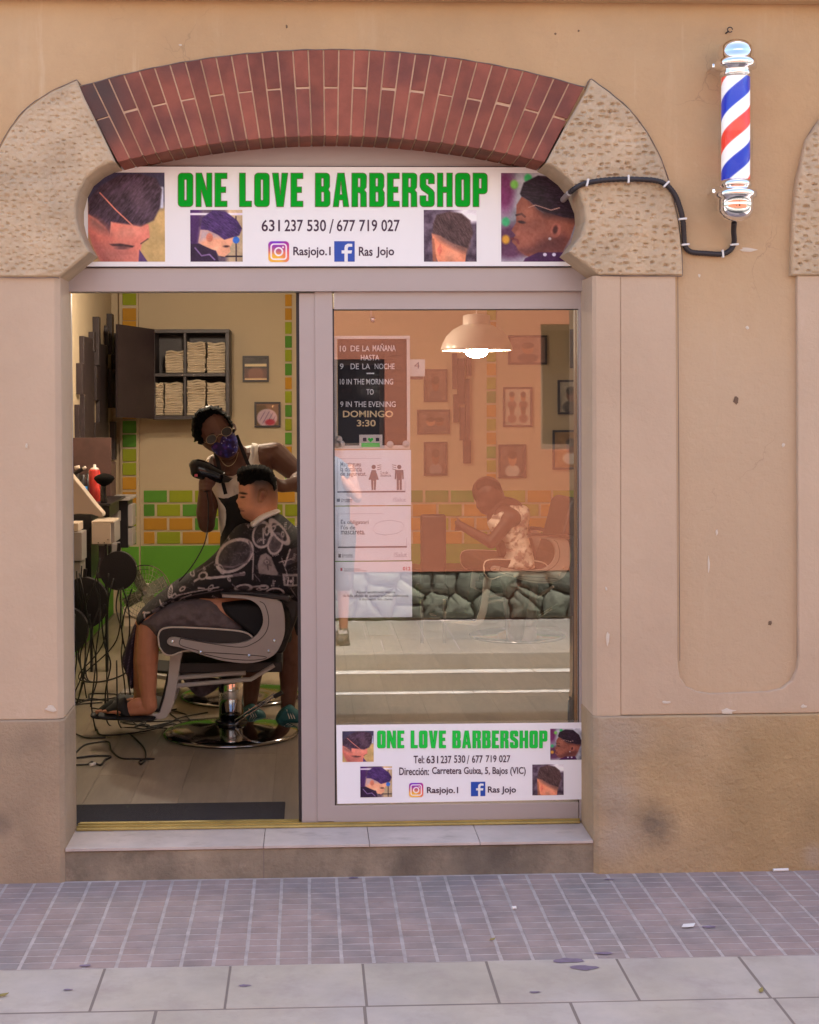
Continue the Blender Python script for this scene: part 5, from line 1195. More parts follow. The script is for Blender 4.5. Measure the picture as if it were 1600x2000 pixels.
# ear
er = P(511,968,YP-.090)
mb.capsule(er+Vector((-.006,0,-.022)), er+Vector((.008,-.004,.016)), .013, .020, 12)
def cap3(mb, a, b_, ra, rb): mb.capsule(P(*a), P(*b_), ra, rb)
cap3(mb,(522,1015,YP),(520,1045,YP),.064,.075)
cap3(mb,(520,1070,YP),(528,1180,YP+.01),.135,.145)
for s_ in (-1,1):
    cap3(mb,(521,1048,YP),(515,1060,YP+s_*.16),.06,.062); cap3(mb,(515,1062,YP+s_*.16),(480,1135,YP+s_*.17),.055,.042); cap3(mb,(480,1135,YP+s_*.17),(405,1150,YP+s_*.10),.040,.03); cap3(mb,(405,1150,YP+s_*.10),(385,1152,YP+s_*.09),.03,.026)
    cap3(mb,(525,1195,YP+s_*.09),(400,1195,YP+s_*.12),.095,.085); cap3(mb,(400,1195,YP+s_*.12),(296,1210,YP+s_*.12),.080,.060)
    k0 = (291,1222) if s_ < 0 else (284,1222)
    dx = 0 if s_ < 0 else -14
    cap3(mb,(k0[0],k0[1],YP+s_*.12),(287+dx*.5,1290,YP+s_*.12),.058,.060); cap3(mb,(287+dx*.5,1290,YP+s_*.12),(290+dx,1362,YP+s_*.12),.058,.040); cap3(mb,(290+dx,1362,YP+s_*.12),(292+dx,1378,YP+s_*.12),.041,.042)
    cap3(mb,(290+dx,1383,YP+s_*.12),(235+dx,1390,YP+s_*.12),.036,.026); cap3(mb,(270+dx,1375,YP+s_*.12),(232+dx,1390,YP+s_*.12),.034,.022)
    for j, (tx, rr) in enumerate(((204,.012),(206,.0105),(208,.0100),(211,.0095),(215,.009))):
        yy = YP+s_*.12+(j-2)*.019*(1 if s_ < 0 else -1)*-1; cap3(mb,(236+dx,1389,yy),(tx+dx,1390.5,yy),.014,rr)
def paint_c(co):
    px, py = topx(co); n = len(co); col = np.zeros((n,3))+np.array([214,150,118.]); h = py < 1035
    shn = fbm(co[:,0]*40,co[:,2]*40,3)
    col += (shn[:,None]-.5)*16
    fade = np.clip((995-py)/45,0,1)*np.clip((px-486)/14,0,1)*h
    edge = (py < 962-np.clip((px-478)*.15,0,8)).astype(float)*np.clip((px-474)/6,0,1)*h
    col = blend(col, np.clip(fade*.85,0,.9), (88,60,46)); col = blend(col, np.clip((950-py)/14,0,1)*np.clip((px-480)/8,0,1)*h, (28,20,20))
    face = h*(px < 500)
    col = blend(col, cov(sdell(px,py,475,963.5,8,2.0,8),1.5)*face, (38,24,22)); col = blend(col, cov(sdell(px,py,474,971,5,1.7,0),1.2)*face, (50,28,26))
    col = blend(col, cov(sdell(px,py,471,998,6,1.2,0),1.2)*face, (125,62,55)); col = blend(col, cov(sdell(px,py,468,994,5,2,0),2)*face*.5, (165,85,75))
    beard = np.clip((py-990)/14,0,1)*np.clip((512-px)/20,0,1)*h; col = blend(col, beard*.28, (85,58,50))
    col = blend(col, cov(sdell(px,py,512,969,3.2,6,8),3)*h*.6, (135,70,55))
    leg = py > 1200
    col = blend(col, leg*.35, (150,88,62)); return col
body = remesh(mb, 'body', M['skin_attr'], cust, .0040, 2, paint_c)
# hair: clipped crown with a heavy top
hp = [(463,932),(463,920),(470,913),(484,909),(500,907),(516,909),(528,916),(536,926),(541,942),(540,957),(534,960),(530,948),(520,943),(505,944),(492,948),(480,951),(474,950),(466,943)]
inflate('hair', hp, YP-.005, .094, 13, M['hair_black'], cust, 1.2, rag=1.7, rper=2.0, disp=lambda x,y: (fbm(x/2.4,y/5,5,3)-.5)*.026)
# grey shorts
sp_ = cp_([(482,1085),(520,1040),(600,985),(700,930),(850,905),(990,915),(1100,1000),(1215,1140),(1180,1165),(1000,1150),(750,1135),(650,1140),(606,1170),(575,1140),(530,1100)])
inflate('shorts', sp_, YP-.115, .105, 26, M['shorts_grey'], cust, 3.2, disp=lambda x,y: (fbm(x/14,y/9,8,3)-.5)*.03)
inflate('shorts', [(a-6,b_+1) for a,b_ in sp_], YP+.12, .095, 26, M['shorts_grey'], cust, 5)
# slides
for s_, dx in ((-1,0),(1,-14)):
    so_ = inflate('sandal', [(a+dx,b_) for a,b_ in ((193,1391),(200,1393),(250,1397),(300,1399),(303,1403),(298,1407),(250,1406),(205,1403),(192,1398))], YP+s_*.12, .052, 4, M['rubber_black'], cust, 2)
    st_ = [(a+dx,b_) for a,b_ in ((206,1384),(222,1372),(236,1364),(244,1362),(250,1372),(254,1386),(256,1399),(240,1400),(228,1390),(214,1392))]
    inflate('strap', st_, YP+s_*.12, .053, 12, M['rubber_black'], so_, 2)
# cape
cape_poly = [(497,1024),(510,1014),(530,1004),(546,1004),(556,1010),(572,1024),(588,1042),(597,1075),(600,1130),(598,1180),(580,1176),(565,1170),(545,1168),(520,1168),(470,1168),(432,1169),(415,1170),(392,1169),(365,1172),(345,1176),(328,1188),(306,1202),(290,1214),(280,1222),(270,1216),(268,1204),(276,1190),(300,1168),(340,1136),(380,1112),(412,1088),(432,1066),(448,1044),(462,1028),(478,1022)]
def cape_col(px, py):
    col = np.zeros(px.shape+(3,))+np.array([26,20,27.]); W_ = (186,172,176); G = (112,98,106); z = lambda a,b_: (130+a*.29375, 900+b_*.29375)
    def ring(cx_,cy_,rx,ry,an,wd,c_=W_, fill=None):
        nonlocal col
        a,b_ = z(cx_,cy_); sd = sdell(px,py,a,b_,rx*.29375,ry*.29375,an)
        if fill: col = blend(col, cov(sd,1.2)*(.35+.5*fbm(px/5,py/5,3)), fill)
        col = blend(col, cov(np.abs(sd)-wd,1.0), c_)
    def line(pts, wd, c_=W_):
        nonlocal col
        col = blend(col, cov(sdline(px,py,[z(*p) for p in pts])-wd,1.0), c_)
    def poly(pts, c_=W_, k=1):
        nonlocal col
        col = blend(col, cov(sdpoly(px,py,[z(*p) for p in pts]),1.2)*k, c_)
    ring(1130,600,130,85,-35,2.3, fill=(90,82,88)); line([(1000,665),(1120,672),(1210,640),(1245,570),(1225,510)],1.6,G)
    ring(1310,470,60,75,10,1.8, fill=(80,72,80)); ring(1395,520,45,65,15,1.5, fill=(130,118,124)); ring(1420,450,32,85,-40,1.8, fill=(60,52,60))
    poly([(1300,595),(1335,580),(1370,605),(1385,650),(1415,720),(1395,728),(1290,712),(1283,650)], (150,136,140)); line([(1340,610),(1350,690)],.8,(50,40,50)); line([(1320,640),(1370,660)],.6,(60,50,60))
    line([(1255,585),(1250,750)],1.0); line([(955,745),(1130,725),(1195,708)],2.2); line([(1130,722),(1195,716)],2.6,G)
    line([(720,870),(745,850),(760,865),(735,882),(720,870)],1.3); line([(760,860),(860,835),(1030,800)],1.2); line([(770,880),(900,850),(1060,815)],1.0,G); line([(740,930),(790,880),(850,855)],1.1)
    ring(925,735,28,18,-20,1.3); line([(870,770),(905,750)],1.6); ring(1190,808,50,24,-5,1.5, fill=(90,80,88)); line([(1240,800),(1330,795)],1.5); ring(1320,803,26,14,0,1.3)
    poly([(1440,715),(1540,720),(1545,800),(1450,790)], (150,138,142)); poly([(1455,730),(1535,735),(1538,788),(1462,778)], (40,32,40)); line([(1480,740),(1475,780)],1.2); line([(1510,740),(1508,785)],1.2); line([(1475,760),(1512,762)],1.0)
    poly([(1490,560),(1540,550),(1545,640),(1450,670)], (70,60,70)); line([(1490,560),(1455,665)],1.4)
    ring(1390,850,60,40,-10,1.4); poly([(1420,880),(1480,890),(1495,930),(1440,905)], (140,128,134))
    line([(640,900),(680,960)],1.3); poly([(590,960),(640,940),(660,975),(610,1005)], (130,118,126), .8); line([(540,990),(560,1050)],1.4); line([(530,985),(580,975)],1.2); line([(1060,850),(1100,840),(1115,860),(1075,868)],2.0,G)
    line([(880,720),(930,690),(990,650)],.8,G); line([(700,905),(800,850)],.7,G); ring(1340,440,14,26,5,1.0); line([(1315,430),(1320,520)],1.3); line([(1300,500),(1330,495)],1.0)
    rg_ = random.Random(5)
    for k in range(85):
        a, b2 = rg_.uniform(560,1540), rg_.uniform(380,1120); an = rg_.uniform(0,180); L_ = rg_.uniform(18,60); ca_, sa_ = math.cos(R(an)), math.sin(R(an)); q_ = rg_.random()
        if (a-1130)**2+(b2-600)**2 < 120**2: continue
        if q_ < .35: line([(a-L_*ca_,b2-L_*sa_),(a+L_*ca_,b2+L_*sa_)], rg_.uniform(.5,1.3), G if q_ < .15 else W_)
        elif q_ < .6: ring(a,b2,L_*.5,L_*.25,an,.8,W_)
        elif q_ < .8:
            for e in range(5): line([(a+e*9*ca_,b2+e*9*sa_),(a+e*9*ca_-14*sa_,b2+e*9*sa_+14*ca_)], .6, W_)
        else: ring(a,b2,L_*.4,L_*.4,0,.7,G); ring(a,b2,L_*.2,L_*.2,0,.6,W_)
    rdg = np.abs(fbm(px/16,py/11,71,3)-.5); col = blend(col, cov(rdg-.012,.012)*.35*(fbm(px/40,py/40,5)>.45), (150,135,142))
    return col*(.85+.3*fbm(px/9,py/9,6)[...,None])
def cape_disp(x, y):
    u_ = (x-270)*.6+(y-1000)*.8; return (fbm(u_/22,(x+y)/90,4,2)-.5)*.05 + (fbm(x/11,y/16,14,2)-.5)*.014
capeo = inflate('cape', cape_poly, YP, .262, 42, M['cloth_attr'], cust, 1.7, disp=cape_disp, color=cape_col)
inflate('cape_lining', [(430,1163),(470,1160),(520,1162),(560,1170),(572,1200),(560,1240),(530,1250),(500,1240),(470,1215),(440,1190)], YP+.02, .255, 12, M['apron_black'], cust, 4)
col_ = [(489,1021),(503,1008),(520,999),(541,994),(548,1000),(537,1007),(519,1015),(502,1027),(492,1030)]
inflate('neck_band', col_, YP-.04, .085, 5, M['cotton_white'], cust, 2)
def tail_col(px, py): return np.zeros(px.shape+(3,))+np.array([46,32,52.])+(cov(np.abs(np.mod(px*.7+py*.12,7)-3.5)-.7,1.0)*fbm(px/6,py/6,3))[...,None]*90
inflate('cape_tail', [(276,1206),(284,1214),(272,1232),(266,1262),(264,1300),(262,1338),(256,1345),(250,1325),(240,1300),(238,1286),(246,1262),(256,1236),(264,1216)], YP+.13, .05, 8, M['cloth_attr'], cust, 2.5, color=tail_col)
inflate('cape_tail', [(352,1316),(380,1322),(420,1324),(436,1330),(424,1345),(408,1356),(392,1362),(376,1352),(362,1334)], YP+.12, .03, 8, M['cloth_attr'], cust, 2.5, color=lambda a,b_: np.zeros(a.shape+(3,))+np.array([78,68,76.])+(fbm(a/8,b_/14,5)[...,None]-.5)*90)

# ---- the barber
YB2 = 2.36
brb = person('standing barber in white tank top, glasses and purple mask drying the customer\'s hair', (P(520,1400,YB2).x, YB2, ZF))
mb = MB()
def c3(a, b_, ra, rb): mb.capsule(P(*a), P(*b_), ra, rb)
c3((413,830,2.27),(424,848,2.25),.108,.100); c3((424,848,2.25),(442,876,2.22),.094,.066)
c3((397,858,2.25),(400,862,2.25),.016,.014); c3((455,832,2.28),(458,838,2.28),.017,.014)
c3((428,858,2.17),(432,866,2.155),.018,.021)
c3((448,868,2.30),(466,900,2.34),.062,.070)
c3((470,910,2.37),(500,905,2.37),.105,.105); c3((478,925,2.36),(488,1010,2.38),.135,.125); c3((488,1010,2.38),(510,1130,2.42),.125,.135)
c3((495,1140,2.42),(540,1140,2.42),.12,.12)
c3((425,908,2.36),(470,905,2.37),.062,.08); c3((500,895,2.37),(538,888,2.37),.075,.070)
c3((421,915,2.36),(405,1012,2.27),.058,.046); c3((404,1024,2.25),(401,1000,2.18),.047,.051); c3((401,1000,2.18),(401,960,2.10),.050,.036)
# right hand round the dryer handle
c3((400,962,2.10),(401,942,2.085),.034,.036); c3((399,950,2.085),(405,938,2.08),.030,.026)
for i, (yy, tip) in enumerate(((931,(412,933)),(939,(414,941)),(947,(413,949)),(954,(411,955)))):
    c3((394,yy,2.07),(403,yy+.5,2.030),.0125,.0115); c3((403,yy+.5,2.030),(tip[0],tip[1],2.045),.0115,.0105)
c3((406,955,2.08),(417,944,2.06),.016,.012); c3((417,944,2.06),(420,934,2.055),.012,.010)
# left arm bends back to the customer's head
c3((540,890,2.37),(588,932,2.22),.072,.052); c3((588,934,2.22),(580,944,2.16),.050,.050); c3((596,942,2.16),(552,950,2.03),.046,.034)
c3((552,950,2.03),(541,947,2.00),.034,.034)
for j in range(4):
    a0 = (541,941+j*4.5,2.00-.0*j); c3(a0,(531,938+j*5,1.985),.0115,.0105); c3((531,938+j*5,1.985),(524,938+j*5,1.99),.0105,.009)
c3((542,940,1.99),(533,931,1.985),.014,.011)
for s_, (hx, kx, ax, yh) in ((1,(550,566,562,2.40)),(0,(505,492,487,2.48))):
    c3((hx,1165,yh),(kx,1285,yh-.06),.095,.066); c3((kx,1285,yh-.06),(kx,1318,yh-.03),.062,.060); c3((kx,1318,yh-.03),(ax,1392,yh),.058,.036); c3((ax,1392,yh),(ax+2,1405,yh-.06),.036,.03)
def paint_b(co):
    px, py = topx(co); n = len(co); col = np.zeros((n,3))+np.array([108,74,62.])+(fbm(co[:,0]*30,co[:,2]*30,3)[:,None]-.5)*14
    head = (py < 900)*(co[:,1] < 2.3)
    col = blend(col, cov(sdell(px,py,421,824,16,14,30),14)*head*.45, (140,105,85))
    for a,b_ in ((413,856),(443,842)): col = blend(col, cov(sdell(px,py,a,b_-7,7,1.6,-28),1.5)*head, (25,17,16)); col = blend(col, cov(sdell(px,py,a,b_+1,4,1.5,-28),1.2)*head, (20,14,14))
    return col
remesh(mb, 'body', M['skin_attr'], brb, .0048, 4, paint_b)
hb = [(378,858),(374,836),(376,815),(386,802),(398,796),(416,793),(430,795),(442,806),(452,822),(458,842),(460,856),(455,848),(447,828),(437,814),(424,811),(411,819),(403,829),(397,842),(399,852),(404,866),(398,868),(387,866)]
inflate('hair', hb, 2.262, .118, 9, M['hair_black'], brb, 1.3, rag=2.6, rper=3.2, disp=lambda x,y: (fbm(x/2.6,y/2.6,5,3)-.5)*.04)
inflate('hair', [(377,850),(374,830),(380,810),(395,798),(415,794),(436,800),(450,818),(459,845),(450,860),(420,850),(400,862)], 2.31, .10, 14, M['hair_black'], brb, 3)
# galaxy print mask, glasses
def mask_col(px, py):
    n = fbm(px/9,py/9,21,4); m2 = fbm(px/6,py/6,33,3); col = np.zeros(px.shape+(3,))+np.array([40,24,78.]); col = blend(col, np.clip((n-.45)*4,0,1), (92,38,128)); col = blend(col, np.clip((m2-.55)*5,0,1), (50,52,150)); return blend(col, np.clip((hsh(np.floor(px/2).astype(int),np.floor(py/2).astype(int),4)-.96)*30,0,1), (200,190,235))
inflate('face_mask', [(412,872),(424,860),(436,850),(450,843),(460,850),(465,866),(464,880),(456,890),(442,895),(426,890),(416,881)], 2.185, .055, 14, M['cloth_attr'], brb, 1.6, color=mask_col)
for i, (a,b_) in enumerate(((413,858),(443,843))):
    c_ = P(a,b_,2.135); rx, rz = 10.5*8.05/F, 8.5*8.05/F; an = R(28)
    ring = [c_+Vector((rx*math.cos(t)*math.cos(an)-rz*math.sin(t)*math.sin(an), .006*math.cos(t), rx*math.cos(t)*math.sin(an)+rz*math.sin(t)*math.cos(an))) for t in [2*math.pi*k/24 for k in range(25)]]
    g_ = MB().tube(ring, .0013, 6).build('glasses_rim', M['gold'], brb, smooth=True); MB().add(ring[:-1]+[p+Vector((0,.001,0)) for p in ring[:-1]], [tuple(range(24)), tuple(range(47,23,-1))]).build('lens', M['lens_dark'], g_)
MB().tube([P(423,855,2.13),P(428,849,2.125),P(434,848,2.13)], .0018, 6).build('glasses_bridge', M['gold'], brb); MB().tube([P(402,864,2.14),P(394,862,2.24)], .0018, 6).build('temple_arm', M['gold'], brb); MB().tube([P(454,838,2.14),P(458,836,2.25)], .0018, 6).build('temple_arm', M['gold'], brb)
# white tank top
tk = [(492,865),(504,868),(507,885),(512,905),(528,925),(535,960),(536,1010),(538,1080),(535,1120),(500,1125),(455,1120),(436,1080),(428,1020),(424,980),(410,950),(404,920),(402,906),(404,896),(412,889),(417,889),(419,905),(426,918),(440,925),(455,922),(470,912),(480,900),(487,888)]
inflate('tank_top', tk, 2.34, .155, 26, M['cotton_white'], brb, 2.2, disp=lambda x,y: (fbm(x/10,y/22,7,3)-.5)*.03)
ap = [(420,966),(440,958),(456,953),(470,950),(500,950),(520,970),(530,1010),(540,1080),(560,1150),(572,1245),(545,1250),(500,1252),(460,1245),(440,1190),(432,1120),(430,1060),(434,1010),(430,985)]
inflate('apron', ap, 2.34, .185, 26, M['apron_black'], brb, 3, disp=lambda x,y: (fbm(x/14,y/30,9,3)-.5)*.03)
for pts in ([(420,884,2.25),(424,895,2.21),(430,920,2.185),(436,945,2.175),(441,965,2.17)], [(462,850,2.25),(472,875,2.24),(482,900,2.20),(490,920,2.185),(498,955,2.17)]):
    q = smooth_path([P(*p) for p in pts], 5); b = MB()
    for p0, p1 in zip(q[:-1], q[1:]): d_ = (p1-p0); s2_ = d_.cross(Vector((0,1,0))).normalized()*.010; b.obox((p0+p1)/2, d_*.55, s2_, (0,.0015,0))
    b.build('apron_strap', M['apron_black'], brb)
MB().tube(smooth_path([P(*p) for p in ((430,893,2.235),(434,902,2.225),(443,910,2.22),(453,908,2.22),(461,898,2.23),(466,880,2.27))],6), .0022, 6).build('necklace', M['gold'], brb, smooth=True)
inflate('shorts', [(486,1140),(560,1135),(586,1160),(590,1245),(555,1250),(548,1200),(535,1200),(520,1250),(478,1250),(480,1180)], 2.44, .13, 14, M['apron_black'], brb, 4)
for (dx, dy, Y) in ((0,0,2.30),(-74,-2,2.42)):
    up = [(540+dx,1398+dy),(546+dx,1388+dy),(556+dx,1380+dy),(568+dx,1376+dy),(578+dx,1384+dy),(590+dx,1392+dy),(594+dx,1402+dy),(592+dx,1412+dy),(566+dx,1412+dy),(542+dx,1410+dy),(538+dx,1405+dy)]
    sh_ = inflate('shoe', up, Y, .05, 10, M['teal_suede'], brb, 2)
    inflate('sole', [(539+dx,1408+dy),(566+dx,1410+dy),(593+dx,1409+dy),(595+dx,1415+dy),(588+dx,1421+dy),(566+dx,1421+dy),(542+dx,1418+dy),(538+dx,1413+dy)], Y, .052, 4, M['sole_white'], sh_, 2)
    for k in range(3): MB().tube([P(560+dx+k*5,1386+dy+k*2,Y-.045), P(566+dx+k*5,1404+dy,Y-.052)], .003, 5).build('shoe_stripe', M['sole_white'], sh_)
# ---- hair dryer
dr = thing('hair_dryer', 'glossy black hair dryer held by the barber over the customer', 'hair dryer', tuple(P(410,925,2.07)))
axis = [(371,913),(374,912),(382,914),(392,917),(404,921),(416,925),(428,930),(436,934)]; rad = [.020,.038,.050,.053,.050,.042,.036,.033]
MB().tube([P(a,b_,2.06) for a,b_ in axis], rad, 24).build('barrel', M['gloss_black'], dr, smooth=True)
a_, b_ = P(436,934,2.06), P(455,938,2.06)
MB().add([tuple(a_+Vector((0,-.032,.020))),tuple(a_+Vector((0,.032,.020))),tuple(a_+Vector((0,.032,-.024))),tuple(a_+Vector((0,-.032,-.024))),tuple(b_+Vector((0,-.045,.010))),tuple(b_+Vector((0,.045,.010))),tuple(b_+Vector((-.02,.045,-.008))),tuple(b_+Vector((-.02,-.045,-.008)))], [(0,3,2,1),(4,5,6,7),(0,1,5,4),(1,2,6,5),(2,3,7,6),(3,0,4,7)]).build('nozzle', M['black_plastic'], dr, bevel=.004)
MB().tube(smooth_path([P(400,920,2.065),P(401,935,2.062),P(404,960,2.06)],4), .015, 12).build('handle', M['black_plastic'], dr, smooth=True)
MB().pbox(380,926,386,931,2.008,.004).build('badge', M['red_ink'], dr)
MB().tube(smooth_path([P(404,960,2.06),P(407,985,2.03),P(406,1030,2.00),P(400,1060,1.9),P(388,1085,1.86),P(372,1110,1.80),P(350,1135,1.80)],8), .0035, 6).build('power_cord', M['cable_black'], dr, smooth=True)

# ---- man further inside, behind the glass
YM = 5.0
man = person('man in a white patterned shirt bending forward with outstretched arms, seen through the door glass', (P(985,1300,YM).x, YM, ZF))
mb = MB()
c3((952,960,YM),(958,970,YM),.115,.105); c3((948,985,YM-.02),(950,990,YM-.02),.07,.06); c3((968,985,YM),(985,1000,YM),.07,.08)
c3((990,1010,YM),(1010,1080,YM+.05),.15,.14); c3((1010,1080,YM+.05),(1015,1150,YM+.08),.14,.14)
for s_ in (-1,1):
    c3((985,1005,YM+s_*.10),(1000,1012,YM+s_*.17),.08,.07); c3((998,1012,YM+s_*.17),(960,1060,YM+s_*.18),.058,.045); c3((960,1060,YM+s_*.18),(915,1035,YM+s_*.14),.043,.034); c3((915,1035,YM+s_*.14),(900,1026,YM+s_*.13),.034,.03)
    for j in range(4): c3((900,1022+j*4,YM+s_*.13),(890,1020+j*5,YM+s_*.12),.012,.010)
    c3((898,1020,YM+s_*.13),(893,1012,YM+s_*.12),.013,.010)
    c3((1012,1150,YM+s_*.10),(1008,1240,YM+s_*.10),.095,.065); c3((1008,1240,YM+s_*.10),(1012,1320,YM+s_*.10),.06,.042); c3((1012,1322,YM+s_*.10),(990,1330,YM+s_*.10),.04,.032)
remesh(mb, 'body', M['skin_attr'], man, .009, 3, lambda co: np.zeros((len(co),3))+np.array([62,34,28.]))
def shirt_col(px, py): n = fbm(px/7,py/7,41,3); return blend(np.zeros(px.shape+(3,))+np.array([215,200,190.]), np.clip((n-.5)*9,0,1)*.8, (110,85,80))
inflate('shirt', [(958,1003),(966,990),(985,982),(1010,984),(1030,990),(1034,1005),(1030,1040),(1040,1080),(1042,1110),(1000,1115),(975,1110),(985,1080),(978,1055),(960,1040),(952,1020)], YM, .19, 16, M['cloth_attr'], man, 2.5, color=shirt_col, disp=lambda x,y:(fbm(x/8,y/8,3)-.5)*.03)
inflate('hair', [(927,965),(926,948),(934,936),(952,932),(970,938),(980,952),(980,968),(970,962),(950,955),(938,958)], YM, .112, 14, M['hair_black'], man, 3)
inflate('trousers', [(975,1105),(1045,1105),(1048,1200),(1040,1310),(1000,1310),(985,1200)], YM+.03, .17, 16, M['shorts_grey'], man, 5)
bag = thing('waiting_stool', 'dark tall backed seat seen faintly through the door glass left of the man', 'seat', tuple(P(850,1290,5.3)))
MB().pbox(822,1005,872,1150,5.2,.06).build('backrest', M['leather_black'], bag, bevel=.02, seg=3); MB().pbox(818,1150,878,1170,4.9,.36).build('seat', M['leather_black'], bag, bevel=.02, seg=3)
for a in (824,868):
    for y in (4.93,5.2): p = P(a,1170,y); MB().box(p.x-.012,p.x+.012,y,y+.024,ZF,P(a,1171,4.9).z).build('leg', M['dark_chrome'], bag)
cr = thing('wooden_post', 'narrow orange wooden upright just behind the right edge of the door glass', 'post', tuple(P(1131,1410,.36)))
MB().pbox(1125,560,1129.5,1600,.34,.05).build('upright', M['orange_wood'], cr, bevel=.003)
ct = tag(inflate('black_strip', [(1118,1052),(1124,1046),(1127,1060),(1127,1250),(1127,1600),(1112,1600),(1109,1400),(1112,1360),(1118,1350),(1119,1200),(1114,1120)], .42, .03, 6, M['apron_black'], None, 4), 'narrow black upright at the right edge behind the door glass', 'strip')  # narrow black upright shape just inside the pane

# ================================================================== WORK STATIONS ON THE LEFT
def bx_(t, n, a, b_, c_, d_, Y, dep, m, bev=.003): return MB().pbox(a,b_,c_,d_,Y,dep).build(n, M[m], t, bevel=bev)
stn = thing('work_station', 'black work station cabinet with a projecting cream drawer, nearest the doorway', 'cabinet', tuple(P(170,1100,3.6)))
bx_(stn,'carcass',120,1000,178,1130,3.62,.35,'black_plastic'); bx_(stn,'drawer',179,1022,216,1063,3.50,.30,'cream_plastic',.004); bx_(stn,'drawer_rim',178.5,1018,222,1021.7,3.50,.30,'cream_plastic'); bx_(stn,'drawer_side',216.5,1020,224,1060,3.52,.28,'silver_paint')
for a,b_ in ((192,1060),(204,1060),(211,1054)): MB().lathe([(.004,0),(.004,.003)], tuple(P(a,b_,3.498)), 8, 'Y').build('screw', M['dark_chrome'], stn)
bx_(stn,'tray',120,1022,153,1038,3.30,.2,'cream_plastic'); bx_(stn,'tray',118,1040,160,1096,3.28,.2,'silver_paint'); bx_(stn,'tray',118,1098,158,1160,3.32,.2,'silver_paint')
stn2 = thing('work_station', 'black work station cabinet with stepped grey drawers behind the cream drawer', 'cabinet', tuple(P(232,1070,4.6)))
bx_(stn2,'carcass',222,978,250,1070,4.6,.3,'black_plastic'); bx_(stn2,'top_board',214,972,254,978,4.55,.4,'silver_paint'); bx_(stn2,'drawer',249.5,986,259,1028,4.62,.2,'silver_paint'); bx_(stn2,'drawer',249.5,1032,259,1066,4.62,.2,'silver_paint')
bx_(stn2,'drawer',212,983,225,1000,4.4,.15,'cream_plastic'); bx_(stn2,'drawer',216,1000,231,1020,4.38,.15,'silver_paint'); bx_(stn2,'drawer',218,1062,230,1085,4.4,.15,'silver_paint'); bx_(stn2,'base_panel',188,1066,215,1130,4.45,.12,'dark_wood')
mir = tag(MB().pbox(118,855,217,932,4.55,.04).build('mirror_back', M['brown_wood'], bevel=.003), 'brown board standing behind the bottles under the side wall slats', 'board')
mir2 = tag(MB().pbox(196,905,216,985,4.7,.3).build('shelf_side', M['brown_wood'], bevel=.003), 'brown shelf side panel beside the black duster brush', 'shelf')
cnt = thing('counter', 'black counter top carrying the spray can and duster brush', 'counter', tuple(P(190,990,4.0)))
bx_(cnt,'counter_top',120,984,216,988,3.7,.8,'black_plastic'); bx_(cnt,'counter_front',160,989,214,1010,3.9,.5,'black_plastic')
for a in (175,205): bx_(cnt,'leg',a,1010,a+5,1330,3.9,.05,'black_plastic')
arm_ = thing('slanted_tray', 'cream slanted plastic lid sloping down in front of the bottles', 'lid', tuple(P(165,1008,2.6)))
sl_ = [P(a,b_,2.7) for a,b_ in ((118,905),(139,928),(160,953),(185,985),(201,1003),(201,1010),(196,1011),(180,1005),(150,1004),(118,1008))]
MB().prism([[(p.x,p.z) for p in sl_]], 2.7, 2.82).build('lid', M['cream_plastic'], arm_, bevel=.006, seg=3)
can = thing('spray_can', 'red spray can with white cap on the counter', 'spray can', tuple(P(185,984,3.95)))
k_ = 9.85/F
MB().lathe([(11*k_,0),(11.2*k_,.01),(11.2*k_,64*k_),(9*k_,67*k_)], tuple(P(185,984,3.95)), 24).build('can_body', M['red_can'], can, smooth=True); MB().lathe([(9*k_,0),(7*k_,3*k_),(3*k_,4*k_),(3*k_,9*k_),(1.5*k_,10*k_)], tuple(P(185,917,3.95)), 16).build('can_cap', M['white_plastic'], can, smooth=True)
br = thing('duster_brush', 'black barber duster brush standing bristles up beside the red can', 'brush', tuple(P(203,984,3.8)))
MB().lathe([(6*k_,0),(7*k_,5*k_),(5*k_,14*k_),(4.5*k_,30*k_),(6*k_,36*k_)], tuple(P(203,984,3.8)), 16).build('handle', M['gloss_black'], br, smooth=True); MB().lathe([(6*k_,0),(14*k_,5*k_),(20*k_,13*k_),(18*k_,17*k_),(11*k_,21*k_),(3*k_,23*k_)], tuple(P(204,948,3.8)), 24).build('bristles', M['hair_black'], br, smooth=True)
bt = thing('clipper_bottle', 'small dark bottle with blue label left of the red can', 'bottle', tuple(P(157,975,3.9)))
MB().lathe([(9*k_,0),(9*k_,34*k_),(5*k_,40*k_),(5*k_,48*k_)], tuple(P(162,976,3.9)), 16).build('bottle', M['black_plastic'], bt, smooth=True); MB().lathe([(9.2*k_,12*k_),(9.2*k_,26*k_)], tuple(P(162,976,3.9)), 16).build('bottle_label', M['blue_can'], bt, smooth=True)
bt2 = thing('clipper_stand', 'black clipper stand with pale clipper heads at the back of the counter', 'clippers', tuple(P(152,975,4.2)))
MB().tube([P(150,980,4.1),P(152,925,4.1)], .018, 8).tube([P(146,925,4.1),P(166,913,4.1)], .014, 8).tube([P(168,980,4.15),P(172,925,4.15)], .014, 8).build('stand', M['black_plastic'], bt2, smooth=True); MB().tube([P(146,914,4.08),P(156,912,4.08)], .012, 8).tube([P(162,916,4.08),P(168,912,4.08)], .010, 8).build('clipper_head', M['piping'], bt2, smooth=True)
